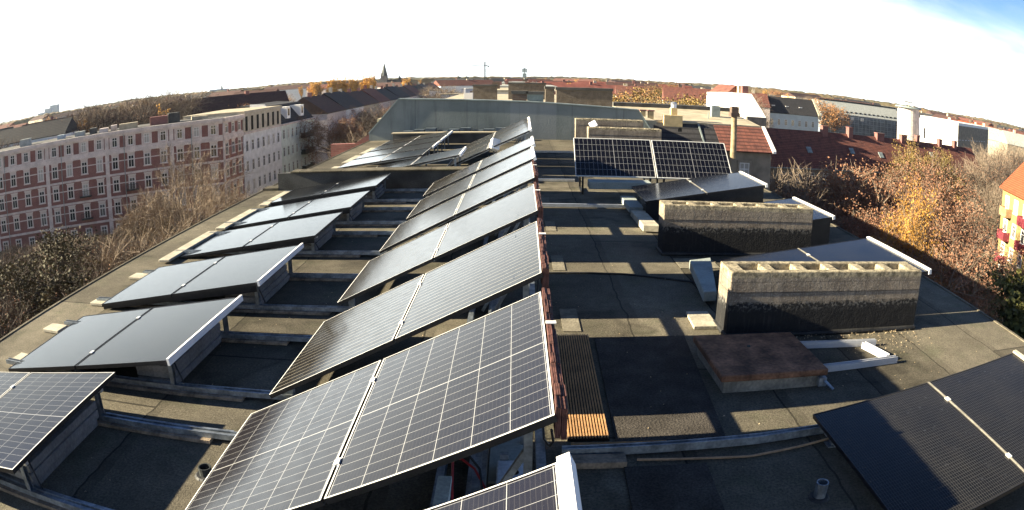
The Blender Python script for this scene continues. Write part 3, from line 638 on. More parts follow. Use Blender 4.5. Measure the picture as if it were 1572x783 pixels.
# cross walls
t = thing('cross_wall', 'low dark wall crossing the left half of the roof with a sunlit top', 'low wall', (0, 15.55, 0))
MB().prism([(-5.55, 0), (-1.05, 0), (-1.05, 0.34), (-5.2, 0.34)], 0, 0.40).build('wall', mat('tarred_wall', (0.055, 0.055, 0.052), 0.9, 0, 0.35, 2, 0.3), t)
bevel(MB().box(-5.22, -1.0, -0.05, 0.40, 0.402, 0.44).build('coping', FELT, t), 0.015)
MB().prism([(-5.95, -0.02), (-5.56, -0.02), (-5.24, 0.36), (-5.95, 0.36)], 0, 0.06).build('foot', FELT, t)
t = thing('cross_wall', 'second low dark wall just before the grey firewall', 'low wall', (0, 26.3, 0))
MB().box(-4.7, -0.6, 0, 0.3, 0, 0.38).build('wall', MATS['tarred_wall'], t)
MB().box(-4.75, -0.55, -0.05, 0.34, 0.382, 0.42).build('coping', ROOF_BEIGE, t)
for k in range(9):
    tag(MB().box(-4.5+k*0.45, -4.1+k*0.45, 27.3, 27.75, 0, 0.40+0.05*(k % 3)).build('sheet_stack', mat('dark_blue_sheet', (0.07, 0.09, 0.11), 0.6, 0.2, 0.4, 5)), 'dark bluish stack of sheets leaning on the firewall foot', 'sheet stack', 'stacks along the firewall foot')

# firewall of the next house
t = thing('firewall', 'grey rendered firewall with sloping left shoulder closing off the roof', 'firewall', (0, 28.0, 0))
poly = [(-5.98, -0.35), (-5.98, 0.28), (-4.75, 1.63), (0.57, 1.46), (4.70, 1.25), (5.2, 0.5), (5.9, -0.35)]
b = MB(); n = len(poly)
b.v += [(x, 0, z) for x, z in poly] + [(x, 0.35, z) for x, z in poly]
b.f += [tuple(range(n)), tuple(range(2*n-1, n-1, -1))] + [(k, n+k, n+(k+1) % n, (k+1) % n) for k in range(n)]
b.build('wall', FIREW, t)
c_ = MB()
for (x0, z0), (x1, z1) in zip(poly[1:-1], poly[2:-1]): c_.bar((x0, 0.17, z0+0.03), (x1, 0.17, z1+0.03), 0.44, 0.04)
c_.build('coping', COPPER, t)
MB().prism([(-7.6, 0.0), (-6.0, 0.0), (-6.0, 0.34), (-7.6, 0.34)], -20, -0.1).build('brick_pier', BRICK_RED, t)
b = MB(); pl = [(-7.0, -0.6), (-5.99, -0.6), (-5.99, 0.26), (-7.0, -0.35)]
b.v += [(x, 0.02, z) for x, z in pl] + [(x, 0.3, z) for x, z in pl]; b.f += [(0, 1, 2, 3), (7, 6, 5, 4)] + [(k, 4+k, 4+(k+1) % 4, (k+1) % 4) for k in range(4)]
b.build('brick_shoulder', BRICK_RED, t)

# small bright things near the far tables
t = thing('white_box', 'bright white plastic box leaning on the far striped table', 'box', (-0.62, 17.75, 0.62), 0.3)
bevel(MB().box(-0.11, 0.11, -0.08, 0.08, 0, 0.30).build('box', WHITE, t, (0, 0, 0), (-0.5, 0.3, 0)), 0.02)
MB().bar((0, 0.05, 0.05), (0.1, 0.3, -0.6), 0.04, 0.04).build('stay', GALV, t)
o = thing('metal_offcuts', 'heap of bent light metal offcuts beside the white box', 'metal scrap', (-0.1, 17.3, 0))
rr = random.Random(3)
for k in range(7):
    p = Vector((rr.uniform(-.3, .4), rr.uniform(-.2, .3), rr.uniform(0.35, .6))); MB().bar(p, p+Vector((rr.uniform(-.3, .3), rr.uniform(-.1, .1), rr.uniform(-.15, .2))), 0.09, 0.02).build('offcut', ALU, o)
MB().box(-0.3, 0.2, -0.7, 0.3, 0.0, 0.50).build('shade_crate', SLAB, o)  # added under the heap and made tall to shade the sunlit gap
t = thing('floodlight', 'white tilted floodlight on a short pole beside the far chimney', 'floodlight', (2.45, 23.2, 0))
MB().tube((0, 0, 0), (0, 0, 0.88), 0.025).build('pole', GALV, t)
bevel(MB().box(-0.12, 0.12, -0.12, 0.12, -0.03, 0.03).build('head', WHITE, t, (-0.05, 0, 0.95), (0.9, -0.5, 0)), 0.02)

# cables along the left rails, leaf litter
for i, (X, z, tl, y, yw) in enumerate(left):
    rr = random.Random(40+i); x0 = X-0.15; pts = [(x0, y+0.35, z-0.12), (x0+0.10, y+0.30, 0.10)]
    for k in range(8): pts.append((x0+0.12+k*(abs(X)-2.0)/8*1.02, y+0.30+rr.uniform(-0.05, 0.07), 0.012+0.02*rr.random()))
    tag(MB().path(pts, 0.008, 5).build('cable', CABLE), f'black cable dropping from the {ORD[i]} left solar table and trailing beside its rail', 'cable')
for k, (x, y, z, L_) in enumerate(((0.16, 2.95, 0.86, 0.9), (0.16, 5.0, 0.88, 0.9), (0.18, 7.2, 0.88, 0.9))):
    pts = [(x+0.02*math.sin(q*1.3), y+q*L_/6, z-0.30*math.sin(math.pi*q/6)) for q in range(7)]
    tag(MB().path(pts, 0.007, 5).build('cable', CABLE), ['black cable hanging in a bow behind the largest gridded table', 'black cable hanging in a bow behind the finely striped table', 'black cable hanging in a bow behind the third steep table'][k], 'cable')
lr = random.Random(77); b = MB()
def leafbit(x, y, s_):
    a = lr.uniform(0, 6.28); c_, d_ = math.cos(a)*s_, math.sin(a)*s_; h = 0.006+lr.uniform(0, 0.01)
    b.face((x-c_, y-d_, h), (x+d_*0.6, y-c_*0.6, h+0.006), (x+c_, y+d_, h), (x-d_*0.6, y+c_*0.6, h+0.008))
for k in range(110): leafbit(lr.gauss(3.85, 0.30), lr.gauss(6.08, 0.16), lr.uniform(0.005, 0.013))
for k in range(160): leafbit(lr.uniform(2.1, 4.4), 6.36-abs(lr.gauss(0, 0.09)), lr.uniform(0.008, 0.018))
for k in range(260): leafbit(lr.uniform(0.4, 5.7), lr.uniform(3, 14), lr.uniform(0.006, 0.014))
for k in range(200): leafbit(lr.uniform(-5.7, -0.6), lr.uniform(3, 14), lr.uniform(0.006, 0.014))
tag(b.build('leaf_litter', mat('dry_litter', (0.36, 0.28, 0.18), 0.9, 0, 0.4, 9)), 'dry leaf litter and grit scattered over the roof felt', 'litter', kind='stuff')
# ------------------------------------------------------------------ ground, far land
GZ = -19.0
def disc(name, rad, z, m_, cx=0, cy=0, n=96):
    b = MB(); b.v = [(cx+rad*math.cos(2*math.pi*k/n), cy+rad*math.sin(2*math.pi*k/n), z) for k in range(n)]; b.f = [tuple(range(n))]
    return tag(b.build(name, m_), kind='structure')
disc('ground', 9000, GZ, GROUND)
def strip(name, pts, z, m_):
    o = MB().face(*[(x, y, z) for x, y in pts]).build(name, m_); return tag(o, kind='structure')
strip('road', [(-36, -30), (-24, -30), (-24, 420), (-36, 420)], GZ+0.02, ASPHALT)
strip('road', [(-160, 40), (-36, 92), (-36, 102), (-160, 50)], GZ+0.016, ASPHALT)
strip('lawn', [(6, 20), (60, 20), (110, 120), (40, 96), (8, 48)], GZ+0.03, GRASS)
strip('road', [(78, 84), (120, 118), (116, 126), (72, 92)], GZ+0.05, ASPHALT)

# ------------------------------------------------------------------ windows and facades
_wm = {}
wrnd = random.Random(4)
def window_mesh(w, h, fm, kind):
    k = (round(w, 2), round(h, 2), fm.name, kind)
    if k not in _wm:
        f = MB(); e = 0.16
        f.box(-w/2-e, -w/2, -0.09, 0.0, 0, h).box(w/2, w/2+e, -0.09, 0.0, 0, h).box(-w/2-e, w/2+e, -0.09, 0, h, h+e)
        f.box(-w/2-e-0.08, w/2+e+0.08, -0.16, 0, -0.16, 0)
        if kind == 'ped':
            f.box(-w/2-e-0.1, w/2+e+0.1, -0.22, 0, h+e+0.25, h+e+0.42).box(-w/2-e, w/2+e, -0.07, 0, h+e+0.001, h+e+0.249)
        s = MB(); q = 0.075
        s.box(-w/2, -w/2+q, -0.05, -0.02, 0, h).box(w/2-q, w/2, -0.05, -0.02, 0, h).box(-w/2+q, w/2-q, -0.05, -0.02, 0, q).box(-w/2+q, w/2-q, -0.05, -0.02, h-q, h)
        s.box(-q/2, q/2, -0.05, -0.02, q, h-q).box(-w/2+q, -q/2, -0.05, -0.02, h*0.68, h*0.68+q).box(q/2, w/2-q, -0.05, -0.02, h*0.68, h*0.68+q)
        p = MB().box(-w/2, w/2, -0.018, -0.004, 0, h)
        _wm[k] = (f.mesh('window', fm), s.mesh('sash', SASH), [p.mesh('pane', m_) for m_ in (PANE, PANE, PANE, PANE_MID, PANE_PALE)])
    a, b, c = _wm[k]; return a, b, wrnd.choice(c)
class Facade:
    """a wall plane from p0 (left, seen from outside) to p1; parts hang on a root Empty"""
    def __init__(s, root, p0, p1):
        s.root = root; s.p0 = Vector((p0[0], p0[1], 0)); d = Vector((p1[0]-p0[0], p1[1]-p0[1], 0)); s.len = d.length; s.ang = math.atan2(d.y, d.x); s.d = d.normalized(); s.rl = Vector(root.location)
    def at(s, x, z, y=0):
        n = Vector((-s.d.y, s.d.x, 0)); p = s.p0 + s.d*x + n*y; p.z = z; return p - s.rl
    def part(s, name, mb, m_, x=0, z=0, y=0): return mb.build(name, m_, s.root, s.at(x, z, y), (0, 0, s.ang))
    def window(s, x, z, w, h, fm, kind='plain'):
        a, b_, c_ = window_mesh(w, h, fm, kind)
        o = link('window', a, s.root, s.at(x, z), (0, 0, s.ang)); link('sash', b_, o); link('pane', c_, o); return o
    def ledge(s, name, z0, z1, out, m_, x0=0, x1=None): return s.part(name, MB().box(x0, s.len if x1 is None else x1, -out, 0.0, z0, z1), m_)
    def balcony(s, x, z, w, m_, depth=1.1, solid=True):
        b = MB().box(x-w/2, x+w/2, -depth, 0, z-0.15, z)
        if solid: b.box(x-w/2, x+w/2, -depth, -depth+0.06, z+0.001, z+0.95).box(x-w/2, x-w/2+0.06, -depth+0.061, 0, z+0.001, z+0.95).box(x+w/2-0.06, x+w/2, -depth+0.061, 0, z+0.001, z+0.95)
        else:
            n = int(w/0.16)
            for k in range(n+1): b.box(x-w/2+k*w/n-0.02, x-w/2+k*w/n+0.02, -depth, -depth+0.03, z+0.001, z+0.9)
            b.box(x-w/2, x+w/2, -depth-0.01, -depth+0.04, z+0.901, z+0.96)
        return s.part('balcony', b, m_)

# brick corner building across the street
C0 = (-48.5, 108.0)
dv = Vector((0.858, 0.5136, 0)).normalized(); LEN = 56.0
A0 = (C0[0]-dv.x*LEN, C0[1]-dv.y*LEN)
t = thing('apartment_building', 'long brick and cream corner apartment house with rows of white windows', 'building', (C0[0], C0[1], GZ))
nv = Vector((-dv.y, dv.x, 0)); D = 13
C1 = (-48.2, 116.4)
poly = [A0, C0, C1, (C1[0]-D, C1[1]+1), (C0[0]-D*1.2, C0[1]+D*0.75), (A0[0]+nv.x*D, A0[1]+nv.y*D)]
lp = [(x-C0[0], y-C0[1]) for x, y in poly]
MB().prism(lp, 0, -2.35-GZ).build('wall', BRICK_RED, t)
MB().prism([(x*1.0, y) for x, y in lp], -2.349-GZ, -2.2-GZ).build('roof', ROOF_TAR, t)
fa = Facade(t, A0, C0); fb = Facade(t, C0, C1)
Z = [-5.65, -9.35, -13.05, -16.75]
for f in (fa, fb):
    f.ledge('cornice', -2.75-GZ+GZ, -2.12, 0.55, CREAM)
    f.ledge('frieze', -3.05, -2.752, 0.12, CREAM); f.ledge('frieze', -5.25, -4.95, 0.12, CREAM)
    f.ledge('string_course', -5.9, -5.252, 0.28, CREAM)
    for z in Z[1:]: f.ledge('string_course', z-0.12, z+0.22, 0.2, CREAM)
    for z in (-7.2, -10.9, -14.6): f.ledge('band', z, z+0.16, 0.05, CREAM)
nc = 18; sp = (LEN-1.6)/nc
wr = random.Random(5)
for k in range(nc):
    x = 1.6+sp*(k+0.45)
    fa.window(x, -4.75, 0.95, 1.55, CREAM)
    fa.part('pier', MB().box(x-0.95, x-0.66, -0.13, 0, -4.95, -3.05), CREAM); fa.part('pier', MB().box(x+0.66, x+0.95, -0.13, 0, -4.95, -3.05), CREAM)
    for z in Z: fa.window(x, z-2.75, 1.05, 1.95, CREAM, 'ped' if z > -14 else 'plain')
    if k % 4 == 2: fa.part('pilaster', MB().box(x+sp/2-0.38, x+sp/2+0.38, -0.18, 0, -20, -2.76), CREAM)
for k, z in ((9, -12.05), (12, -12.05), (9, -15.75), (12, -15.75)): fa.balcony(1.6+sp*(k+0.45), z, 2.3, DARKMETAL, solid=False)
for k in range(3):
    x = 1.5+k*2.7
    fb.window(x, -4.75, 0.95, 1.55, CREAM)
    for z in Z: fb.window(x, z-2.75, 1.05, 1.95, CREAM, 'ped' if z > -14 else 'plain')
fb.part('pilaster', MB().box(0, 0.5, -0.2, 0, -20, -2.76), CREAM)
for x in (0.6, 13.2, 25.6, 38.0, 50.4): fa.part('drainpipe', MB().tube((x, -0.30, -19), (x, -0.30, -2.9), 0.07, None, 6), COPPER)
# roof furniture of the brick house
for (x, y, w, h, m_) in ((16, 5, 2.2, 1.2, ROOF_GREY), (28, 5, 2.0, 0.8, ROOF_GREY), (31, 6, 1.4, 1.0, ROOF_TAR), (33, 5, 1.8, 0.7, CREAM), (43, 6, 3.4, 1.4, BRICK_RED), (46.5, 7, 2.2, 1.7, ROOF_TAR), (37, 4, 3.6, 1.0, ROOF_BEIGE), (24, 7, 1.5, 0.7, BLUEST), (35.2, 7.5, 1.2, 0.9, CREAM), (51, 7, 3, 0.6, ROOF_BEIGE)):
    fa.part('roof_box', MB().box(x, x+w, y-1.2, y+1.2, 0, h), m_, 0, -2.198)

# grey house next to it
t = thing('apartment_building', 'pale grey house with beige attic storey of tall dark openings, right of the brick house', 'building', (-48, 116.5, GZ))
f = Facade(t, (-48.05, 116.5), (-47.6, 136.3))
f.part('wall', MB().box(0, f.len, 0, 13, GZ, -5.5), GREYST)
f.part('attic', MB().box(0, f.len, 0.02, 12.9, -5.498, -1.75), CREAM2)
f.ledge('cornice', -2.1, -1.72, 0.35, CREAM2); f.ledge('string_course', -5.75, -5.45, 0.3, CREAM)
f.part('roof', MB().box(-0.1, f.len+0.1, -0.2, 13, -1.718, -1.6), ROOF_BEIGE)
for k in range(7):
    x = 1.5+k*2.75
    f.part('opening', MB().box(x-0.5, x+0.5, -0.03, 0.03, -5.2, -2.6), HOLE)
    for z in (-8.9, -12.5, -16.1): f.window(x, z, 1.0, 1.9, GREYST)
# white house with balconies and mansard roof
t = thing('apartment_building', 'greenish white house with dark mansard roof, two dormers and dark balconies', 'building', (-47.6, 136.4, GZ))
f = Facade(t, (-47.6, 136.4), (-47.0, 158.5))
f.part('wall', MB().box(0, f.len, 0, 13, GZ, -5.5), GREENWH)
f.ledge('cornice', -5.8, -5.45, 0.4, CREAM)
f.part('roof', MB().xprism([(0.1, -5.448), (3.6, -1.6), (9.5, -1.2), (13, -5.448)], 0, f.len), TILE_DARK)
for x in (6.0, 15.0):
    o = f.part('dormer', MB().box(x-1.1, x+1.1, 0.5, 3.2, -4.6, -2.1), WHITEST)
    f.part('dormer_pane', MB().box(x-0.5, x+0.5, 0.46, 0.49, -4.0, -2.5), PANE)
f.part('party_wall', MB().xprism([(0.0, -5.447), (3.6, -1.2), (7, -1.0), (7, -5.447)], -0.35, -0.02), GREYST)
for k in range(8):
    x = 1.4+k*2.7
    for z in (-8.6, -12.2, -15.8): f.window(x, z, 1.0, 1.9, GREENWH)
for z in (-9.3, -12.9, -16.5): f.balcony(15.5, z, 6.5, DARKMETAL)

# ------------------------------------------------------------------ plain houses for the rest of the town
def house(label, x, y, ang, w, d, ze, zr, wm_, rm_, group=None, hip=False, chim=0, flat=False, rr=rnd, win=0, name='house', zb=GZ):
    t = thing(name, label, 'building', (x, y, zb), ang, group)
    MB().box(-w/2, w/2, 0, d, 0, ze-zb).build('wall', wm_, t)
    o = 0.25
    if flat: MB().box(-w/2-o, w/2+o, -o, d+o, ze-zb+0.002, ze-zb+0.35).build('roof', rm_, t)
    else: MB().xprism([(-o, ze-zb-0.05), (-o, ze-zb+0.12), (d/2, zr-zb), (d+o, ze-zb+0.12), (d+o, ze-zb-0.05)], -w/2-0.15, w/2+0.15).build('roof', rm_, t)
    top = (ze if flat else zr)-zb
    for k in range(chim):
        cx = -w/2+w*(k+0.5)/chim+rr.uniform(-1, 1)*w*0.1
        MB().box(cx-rr.uniform(.4, .9), cx+rr.uniform(.4, .9), d/2-0.4, d/2+0.4, top-1.2, top+rr.uniform(.7, 1.4)).build('chimney', rr.choice([BRICK_RED, BRICK_BROWN, CREAM2]), t)
    if win:
        wmesh = window_mesh(1.1, 1.7, wm_, 'plain'); n = int(w/win); sp_ = w/n
        for k in range(n):
            for q in range(2):
                a = link('window', wmesh[0], t, (-w/2+sp_*(k+0.5), 0, ze-zb-2.6-q*3.2)); link('sash', wmesh[1], a); link('pane', wmesh[2], a)
    return t

# long red-tiled house behind the autumn trees
t = thing('apartment_building', 'long red-tiled house with brick chimneys and skylights behind the autumn trees', 'building', (39.3, 100.2, GZ), R(6.6))
L = 50.0; ze, zr = -9.0-GZ, -3.6-GZ
MB().box(-2, L, 0.4, 10.6, 0, ze-0.02).build('wall', BROWNST, t)
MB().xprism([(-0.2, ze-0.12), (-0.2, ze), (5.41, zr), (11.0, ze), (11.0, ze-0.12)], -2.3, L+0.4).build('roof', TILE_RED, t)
MB().box(-2.3, L+0.4, -0.4, -0.21, ze-0.22, ze-0.08).build('gutter', COPPER, t)
for x, w, h in ((11.0, 1.1, 1.5), (16.5, 0.9, 1.8), (23.5, 1.7, 1.0), (29.5, 1.4, 1.3), (33.3, 0.8, 1.6), (39.8, 0.9, 1.4), (44.5, 0.9, 1.5)):
    MB().box(x-w/2, x+w/2, 4.7, 5.7, zr-1.0, zr+h*0.6).box(x-w/2-0.08, x+w/2+0.08, 4.62, 5.78, zr+h*0.6+0.001, zr+h*0.6+0.15).build('chimney', BRICK_RED, t)
for x, v in ((6.5, 0.45), (15.5, 0.5), (22.0, 0.45), (36, 0.6)):
    MB().box(-0.45, 0.45, -0.6, 0.6, 0.03, 0.16).build('skylight', COPPER, t, (x, 5.41*v, ze+(zr-ze)*v+0.05), (math.atan2(zr-ze, 5.41), 0, 0))
wm3 = window_mesh(1.0, 1.5, BROWNST, 'plain')
for k in range(18):
    for q in range(3):
        a = link('window', wm3[0], t, (0.5+k*2.75, 0.4, ze-2.3-q*2.9)); link('sash', wm3[1], a); link('pane', wm3[2], a)
for q in range(3):
    MB().box(L-6.8, L-2.6, -0.9, 0.395, ze-3.9-q*2.9, ze-2.85-q*2.9).build('balcony', mat('tan_balcony', (0.30, 0.19, 0.10), 0.85), t)

# yard building in front of it: dark and red tiled lean-to roof, beige upper wall
t = thing('yard_building', 'low yard house with dark and red tiled eaves and a flat beige roof', 'building', (8.5, 52.0, GZ), R(1.5))
MB().box(0, 11.2, 0.3, 12, 0, -2.6-GZ).build('wall', BROWNST, t)
z0 = -2.5-GZ; z1 = -0.75-GZ
MB().xprism([(0, z0-0.09), (0, z0), (2.6, z1), (2.6, z1-0.09)], 0, 6.9).build('roof', TILE_DARK, t)
MB().xprism([(-0.05, z0-0.07), (-0.05, z0+0.02), (2.6, z1+0.02), (2.6, z1-0.07)], 6.902, 11.2).build('tiled_roof', TILE_RED, t)
MB().xprism([(-0.1, z0-0.05), (-0.1, z0+0.14), (2.7, z1+0.14), (2.7, z1-0.05)], 11.202, 11.5).build('verge', WHITEST, t)
MB().bar((5.6, 0.2, z0+0.12), (5.6, 2.5, z1+0.03), 0.12, 0.06).build('ridge_flashing', COPPER, t)
MB().xprism([(2.603, -2.59-GZ), (2.603, -0.62-GZ), (10.5, 0.12-GZ), (11.9, 0.12-GZ), (11.9, -2.59-GZ)], 0.1, 11.1).build('beige_roof', ROOF_BEIGE, t)
MB().box(0, 11.2, 10.4, 12, 0.125-GZ, 0.45-GZ).build('roof_edge', ROOF_TAR, t)
for xx in (2.1, 7.2, 9.4): MB().tube((xx, 5.0, z1), (xx, 5.0, z1+0.9), 0.04).build('vent_pipe', COPPER, t)
fw_ = window_mesh(0.85, 1.7, BROWNST, 'plain')
for xx in (8.9, 6.0): a = link('window', fw_[0], t, (xx, 0.3, -5.1-GZ)); link('sash', fw_[1], a); link('pane', fw_[2], a)
MB().box(3.55, 3.85, 1.0, 1.02, z0+1.2, z0+1.5).build('skylight', PANE, t)
def stack(label, x, y, z0, z1, w, d, m_, cap=None, flue=0):
    t = thing('chimney', label, 'chimney', (x, y, z0)); MB().box(-w/2, w/2, 0, d, 0, z1-z0).build('shaft', m_, t)
    if cap: MB().box(-w/2-0.06, w/2+0.06, -0.06, d+0.06, z1-z0+0.001, z1-z0+0.1).build('cap', cap, t)
    if flue: MB().tube((0, d/2, z1-z0), (0, d/2, z1-z0+flue), 0.22, 0.22, 12).tube((0, d/2, z1-z0+flue), (0, d/2, z1-z0+flue+0.12), 0.3, 0.12, 12).build('flue', ALU, t)
    return t
YL = mat('sunny_yellow_plaster', (0.55, 0.42, 0.22), 0.9, 0, 0.15, 2)
stack('broad yellowish chimney base with a metal flue on the yard house', 11.9, 54.3, -1.0, -0.12, 1.5, 0.6, YL, None, 0)
stack('square plaster chimney with round metal flue on the yard house', 12.1, 54.92, -0.8, 0.45, 0.5, 0.5, YL, None, 0.35)
stack('left one of two small brick-sided yellow chimneys at the yard house end', 9.55, 54.7, -0.9, 0.1, 0.4, 0.5, YL, BRICK_RED)
stack('right one of two small brick-sided yellow chimneys at the yard house end', 10.2, 54.7, -0.9, 0.1, 0.4, 0.5, YL, BRICK_RED)
stack('small dark metal-faced chimney on the beige roof of the yard house', 16.6, 58.5, -0.4, 0.7, 0.75, 0.6, COPPER)
t = thing('chimney', 'tall round tan chimney with brick head rising from the red tiles', 'chimney', (16.0, 51.2, -3.0))
MB().tube((0, 0, 0), (0, 0, 3.4), 0.24, 0.22, 16).build('shaft', mat('tan_plaster', (0.26, 0.20, 0.12), 0.9, 0, 0.3, 3), t)
MB().box(-0.36, 0.36, -0.36, 0.36, 3.2, 3.5).box(-0.29, 0.29, -0.29, 0.29, 3.501, 3.95).build('head', BRICK_BROWN, t)

# neighbour's roof beyond the firewall
t = thing('neighbour_house', 'flat-roofed next house beyond the grey firewall', 'building', (0, 28.4, GZ))
MB().box(-5.6, 5.4, 0, 40, 0, 0.72-GZ).build('wall', CREAM2, t)
MB().box(-5.7, 5.5, -0.04, 40.2, 0.722-GZ, 0.86-GZ).build('roof', ROOF_BEIGE, t)
NCM = chimney_material('chimney_dark_concrete', -5, 30, 0.55)
def nchim(label, x0, x1, y, z1, m_, d=0.6, rim=True):
    t = thing('chimney', label, 'chimney', (x0, y, 0.85), 0, 'chimneys on the next house')
    MB().box(0, x1-x0, 0, d, 0, z1-0.97).build('shaft', m_, t)
    MB().box(-0.04, x1-x0+0.04, -0.04, d+0.04, z1-0.968, z1-0.85).build('rim', ROOF_TAR, t)
    return t
nchim('square dark chimney left beyond the firewall', -2.9, -1.4, 45, 2.02, NCM)
nchim('widest dark chimney right beyond the firewall', 1.62, 4.1, 31.5, 2.05, NCM)
nchim('brown brick chimney rising directly behind the firewall', -0.28, 0.29, 28.45, 1.92, BRICK_BROWN, 0.4)
nchim('grey plastered chimney touching the brown brick one behind the firewall', 0.31, 0.95, 28.45, 1.9, RENDER_GREY, 0.4)
nchim('long low chimney farther back between the square one and the widest one', -0.8, 1.9, 52, 2.1, NCM)
nchim('slim chimney left of the widest dark one', 1.3, 1.75, 36, 2.02, NCM)
o = thing('roof_post', 'white framed post box beside the square dark chimney', 'post', (-3.1, 40, 0.85)); MB().box(0, 0.1, 0, 0.4, 0, 1.0).box(0.1, 0.5, 0, 0.4, 0, 0.75).build('box', WHITEST, o)

# white gabled house, black-roofed house, scaffolded house, round tower, white block
def rel(az, d): return pol(az, d)
t = thing('gabled_house', 'bright white gabled house with a red tiled roof behind the yard house', 'building', (30.6, 113.5, GZ))
f = Facade(t, (30.6, 114.0), (31.6, 95.4))
b = MB(); pl = [(0, GZ), (18.6, GZ), (18.6, -1.6), (17.2, -0.8), (12.6, 1.6), (0.3, 1.25), (0, -0.9)]
b.v += [(x, 0, z) for x, z in pl] + [(x, 3.2, z) for x, z in pl]; n = len(pl); b.f += [tuple(range(n)), tuple(range(2*n-1, n-1, -1))] + [(k, n+k, n+(k+1) % n, (k+1) % n) for k in range(n)]
f.part('wall', b, WHITEST)
f.part('roof', MB().xprism([(0.3, 1.3), (2.0, 2.7), (3.8, 1.3)], 0.4, 9.0), TILE_RED)
for x in (9.8, 11.4): f.part('chimney', MB().box(x-0.4, x+0.4, 2, 3, 1.0, 2.7), YL if x < 10 else BRICK_RED)
f.part('window', MB().box(15.4, 16.2, -0.04, 0.02, -2.6, -1.6), PANE)
f.part('end_wall', MB().box(18.603, 18.75, 0.15, 3.2, GZ, -1.62), BROWNST)  # dark facing added over the white end, coloured to blend with nearby shadow
t = thing('tenement_house', 'blue-grey house with a broad black roof and a row of small windows', 'building', (85, 248, GZ), R(1.0))
f = Facade(t, (85.0, 248.5), (113.5, 249.1))
f.part('wall', MB().box(0, f.len, 0, 12, GZ, -6.0), BLUEST)
f.part('roof', MB().xprism([(-0.3, -6.1), (-0.3, -5.95), (6.1, 0.1), (12.3, -5.95), (12.3, -6.1)], -0.3, f.len), TILE_DARK)
f.part('fire_gable', MB().xprism([(-0.4, -7), (-0.4, -5.5), (6.1, 0.7), (12.5, -5.5), (12.5, -7)], f.len+0.002, f.len+1.1), ROOF_BEIGE)
for k in range(9): f.window(2.0+k*3.0, -10.4, 1.1, 2.2, BLUEST); f.window(2.0+k*3.0, -14.4, 1.1, 2.2, BLUEST)
for k in range(4): f.part('skylight', MB().box(-0.7, 0.7, -0.3, 0.3, 0.05, 0.3), WHITEST, 3.5+k*6.0, -3.4, 2.6)
t = thing('scaffolded_house', 'grey house with pale sheet roof wrapped in scaffolding', 'building', (150, 326, GZ), 0)
f = Facade(t, (150.5, 326.5), (203, 328))
SCW = mat('dark_blue_facade', (0.14, 0.17, 0.20), 0.9, 0, 0.3, 0.3)
f.part('wall', MB().box(0, f.len, 0, 14, GZ, -6.5), SCW)
f.part('roof', MB().xprism([(-0.5, -6.4), (-0.5, -6.0), (6.2, 0.2), (14.5, -6.0), (14.5, -6.4)], 0, f.len), ROOF_GREY)
f.part('ridge', MB().box(0, f.len, 6.0, 6.9, 0.2, 0.9), DARKMETAL)
for k in range(13): f.part('dormer', MB().box(12+k*3.0, 13.3+k*3.0, 0.4, 1.9, -5.9, -4.3), DARKMETAL)
b = MB()
for k in range(22): b.box(k*2.5-0.08, k*2.5+0.08, -1.3, -1.14, GZ, -5.2)
for q in range(6): b.box(0, f.len, -1.35, -0.4, -8.0-q*2.2, -7.85-q*2.2).box(0, f.len, -1.3, -1.2, -7.0-q*2.2, -6.9-q*2.2)
f.part('scaffold', b, GALV)
for k in range(4): f.part('window', MB().box(5+k*6.5, 7+k*6.5, -0.06, 0.0, -8.6, -7.0), WHITEST)
bx = pol(32.45, 300)
t = thing('round_tower', 'pale round tower with a flat dark disc roof beside the scaffolded house', 'tower', (bx[0], bx[1], GZ))
MB().tube((0, 0, 0), (0, 0, 2.0-GZ), 5.2, 5.2, 28).build('drum', CREAM, t); MB().tube((0, 0, 2.0-GZ), (0, 0, 2.7-GZ), 6.6, 6.0, 28).build('disc_roof', COPPER, t)
p0, p1, p2 = pol(33.6, 215), pol(37.2, 196), pol(40.2, 235)
t = thing('tenement_house', 'dazzling white block with grey shaded front right of the round tower', 'building', (p1[0], p1[1], GZ))
MB().prism([(p[0]-p1[0], p[1]-p1[1]) for p in (p0, p1, p2, (p2[0]-18, p2[1]+16))], 0, 0.2-GZ).build('wall', WHITEST, t)
f = Facade(t, p1, p2)
f.part('front', MB().box(0.3, f.len, -0.12, -0.01, GZ, -0.3), BROWNST)
for k in range(10): f.window(2+k*3.6, -4.2, 1.2, 2.0, GREYST); f.window(2+k*3.6, -8.0, 1.2, 2.0, GREYST)
f2 = Facade(t, p0, p1)
f2.part('window', MB().box(2.2, 3.4, -0.05, -0.005, -6.2, -3.0), PANE)
MB().prism([(p[0]-p1[0], p[1]-p1[1]) for p in (p0, p1, p2, (p2[0]-18, p2[1]+16))], 0.202-GZ, 0.5-GZ).build('roof', WHITEST, t)

# yellow house with red balconies on the right edge
q0, q1 = pol(42.0, 92.0), (0, 0)
d_ = Vector((-0.30, -0.954, 0)).normalized()
q1 = (q0[0]+d_.x*22, q0[1]+d_.y*22)
t = thing('apartment_building', 'sunlit yellow house with orange roof and dark red balconies at the right edge', 'building', (q0[0], q0[1], GZ))
f = Facade(t, q0, q1)
f.part('wall', MB().box(0, f.len, 0, 11, GZ, -5.6), YELLOWST)
f.part('roof', MB().xprism([(-0.5, -5.75), (-0.5, -5.59), (5.5, -0.4), (11.5, -5.59), (11.5, -5.75)], -0.4, f.len+0.4), TILE_BRIGHT)
f.part('gable', MB().xprism([(0.01, -5.598), (5.5, -0.9), (10.99, -5.598)], 0.01, 0.3), YELLOWST)
for k in range(6):
    for q in range(4):
        x = 2.2+k*3.4; f.window(x, -8.0-q*2.95, 1.1, 1.5, WHITEST)
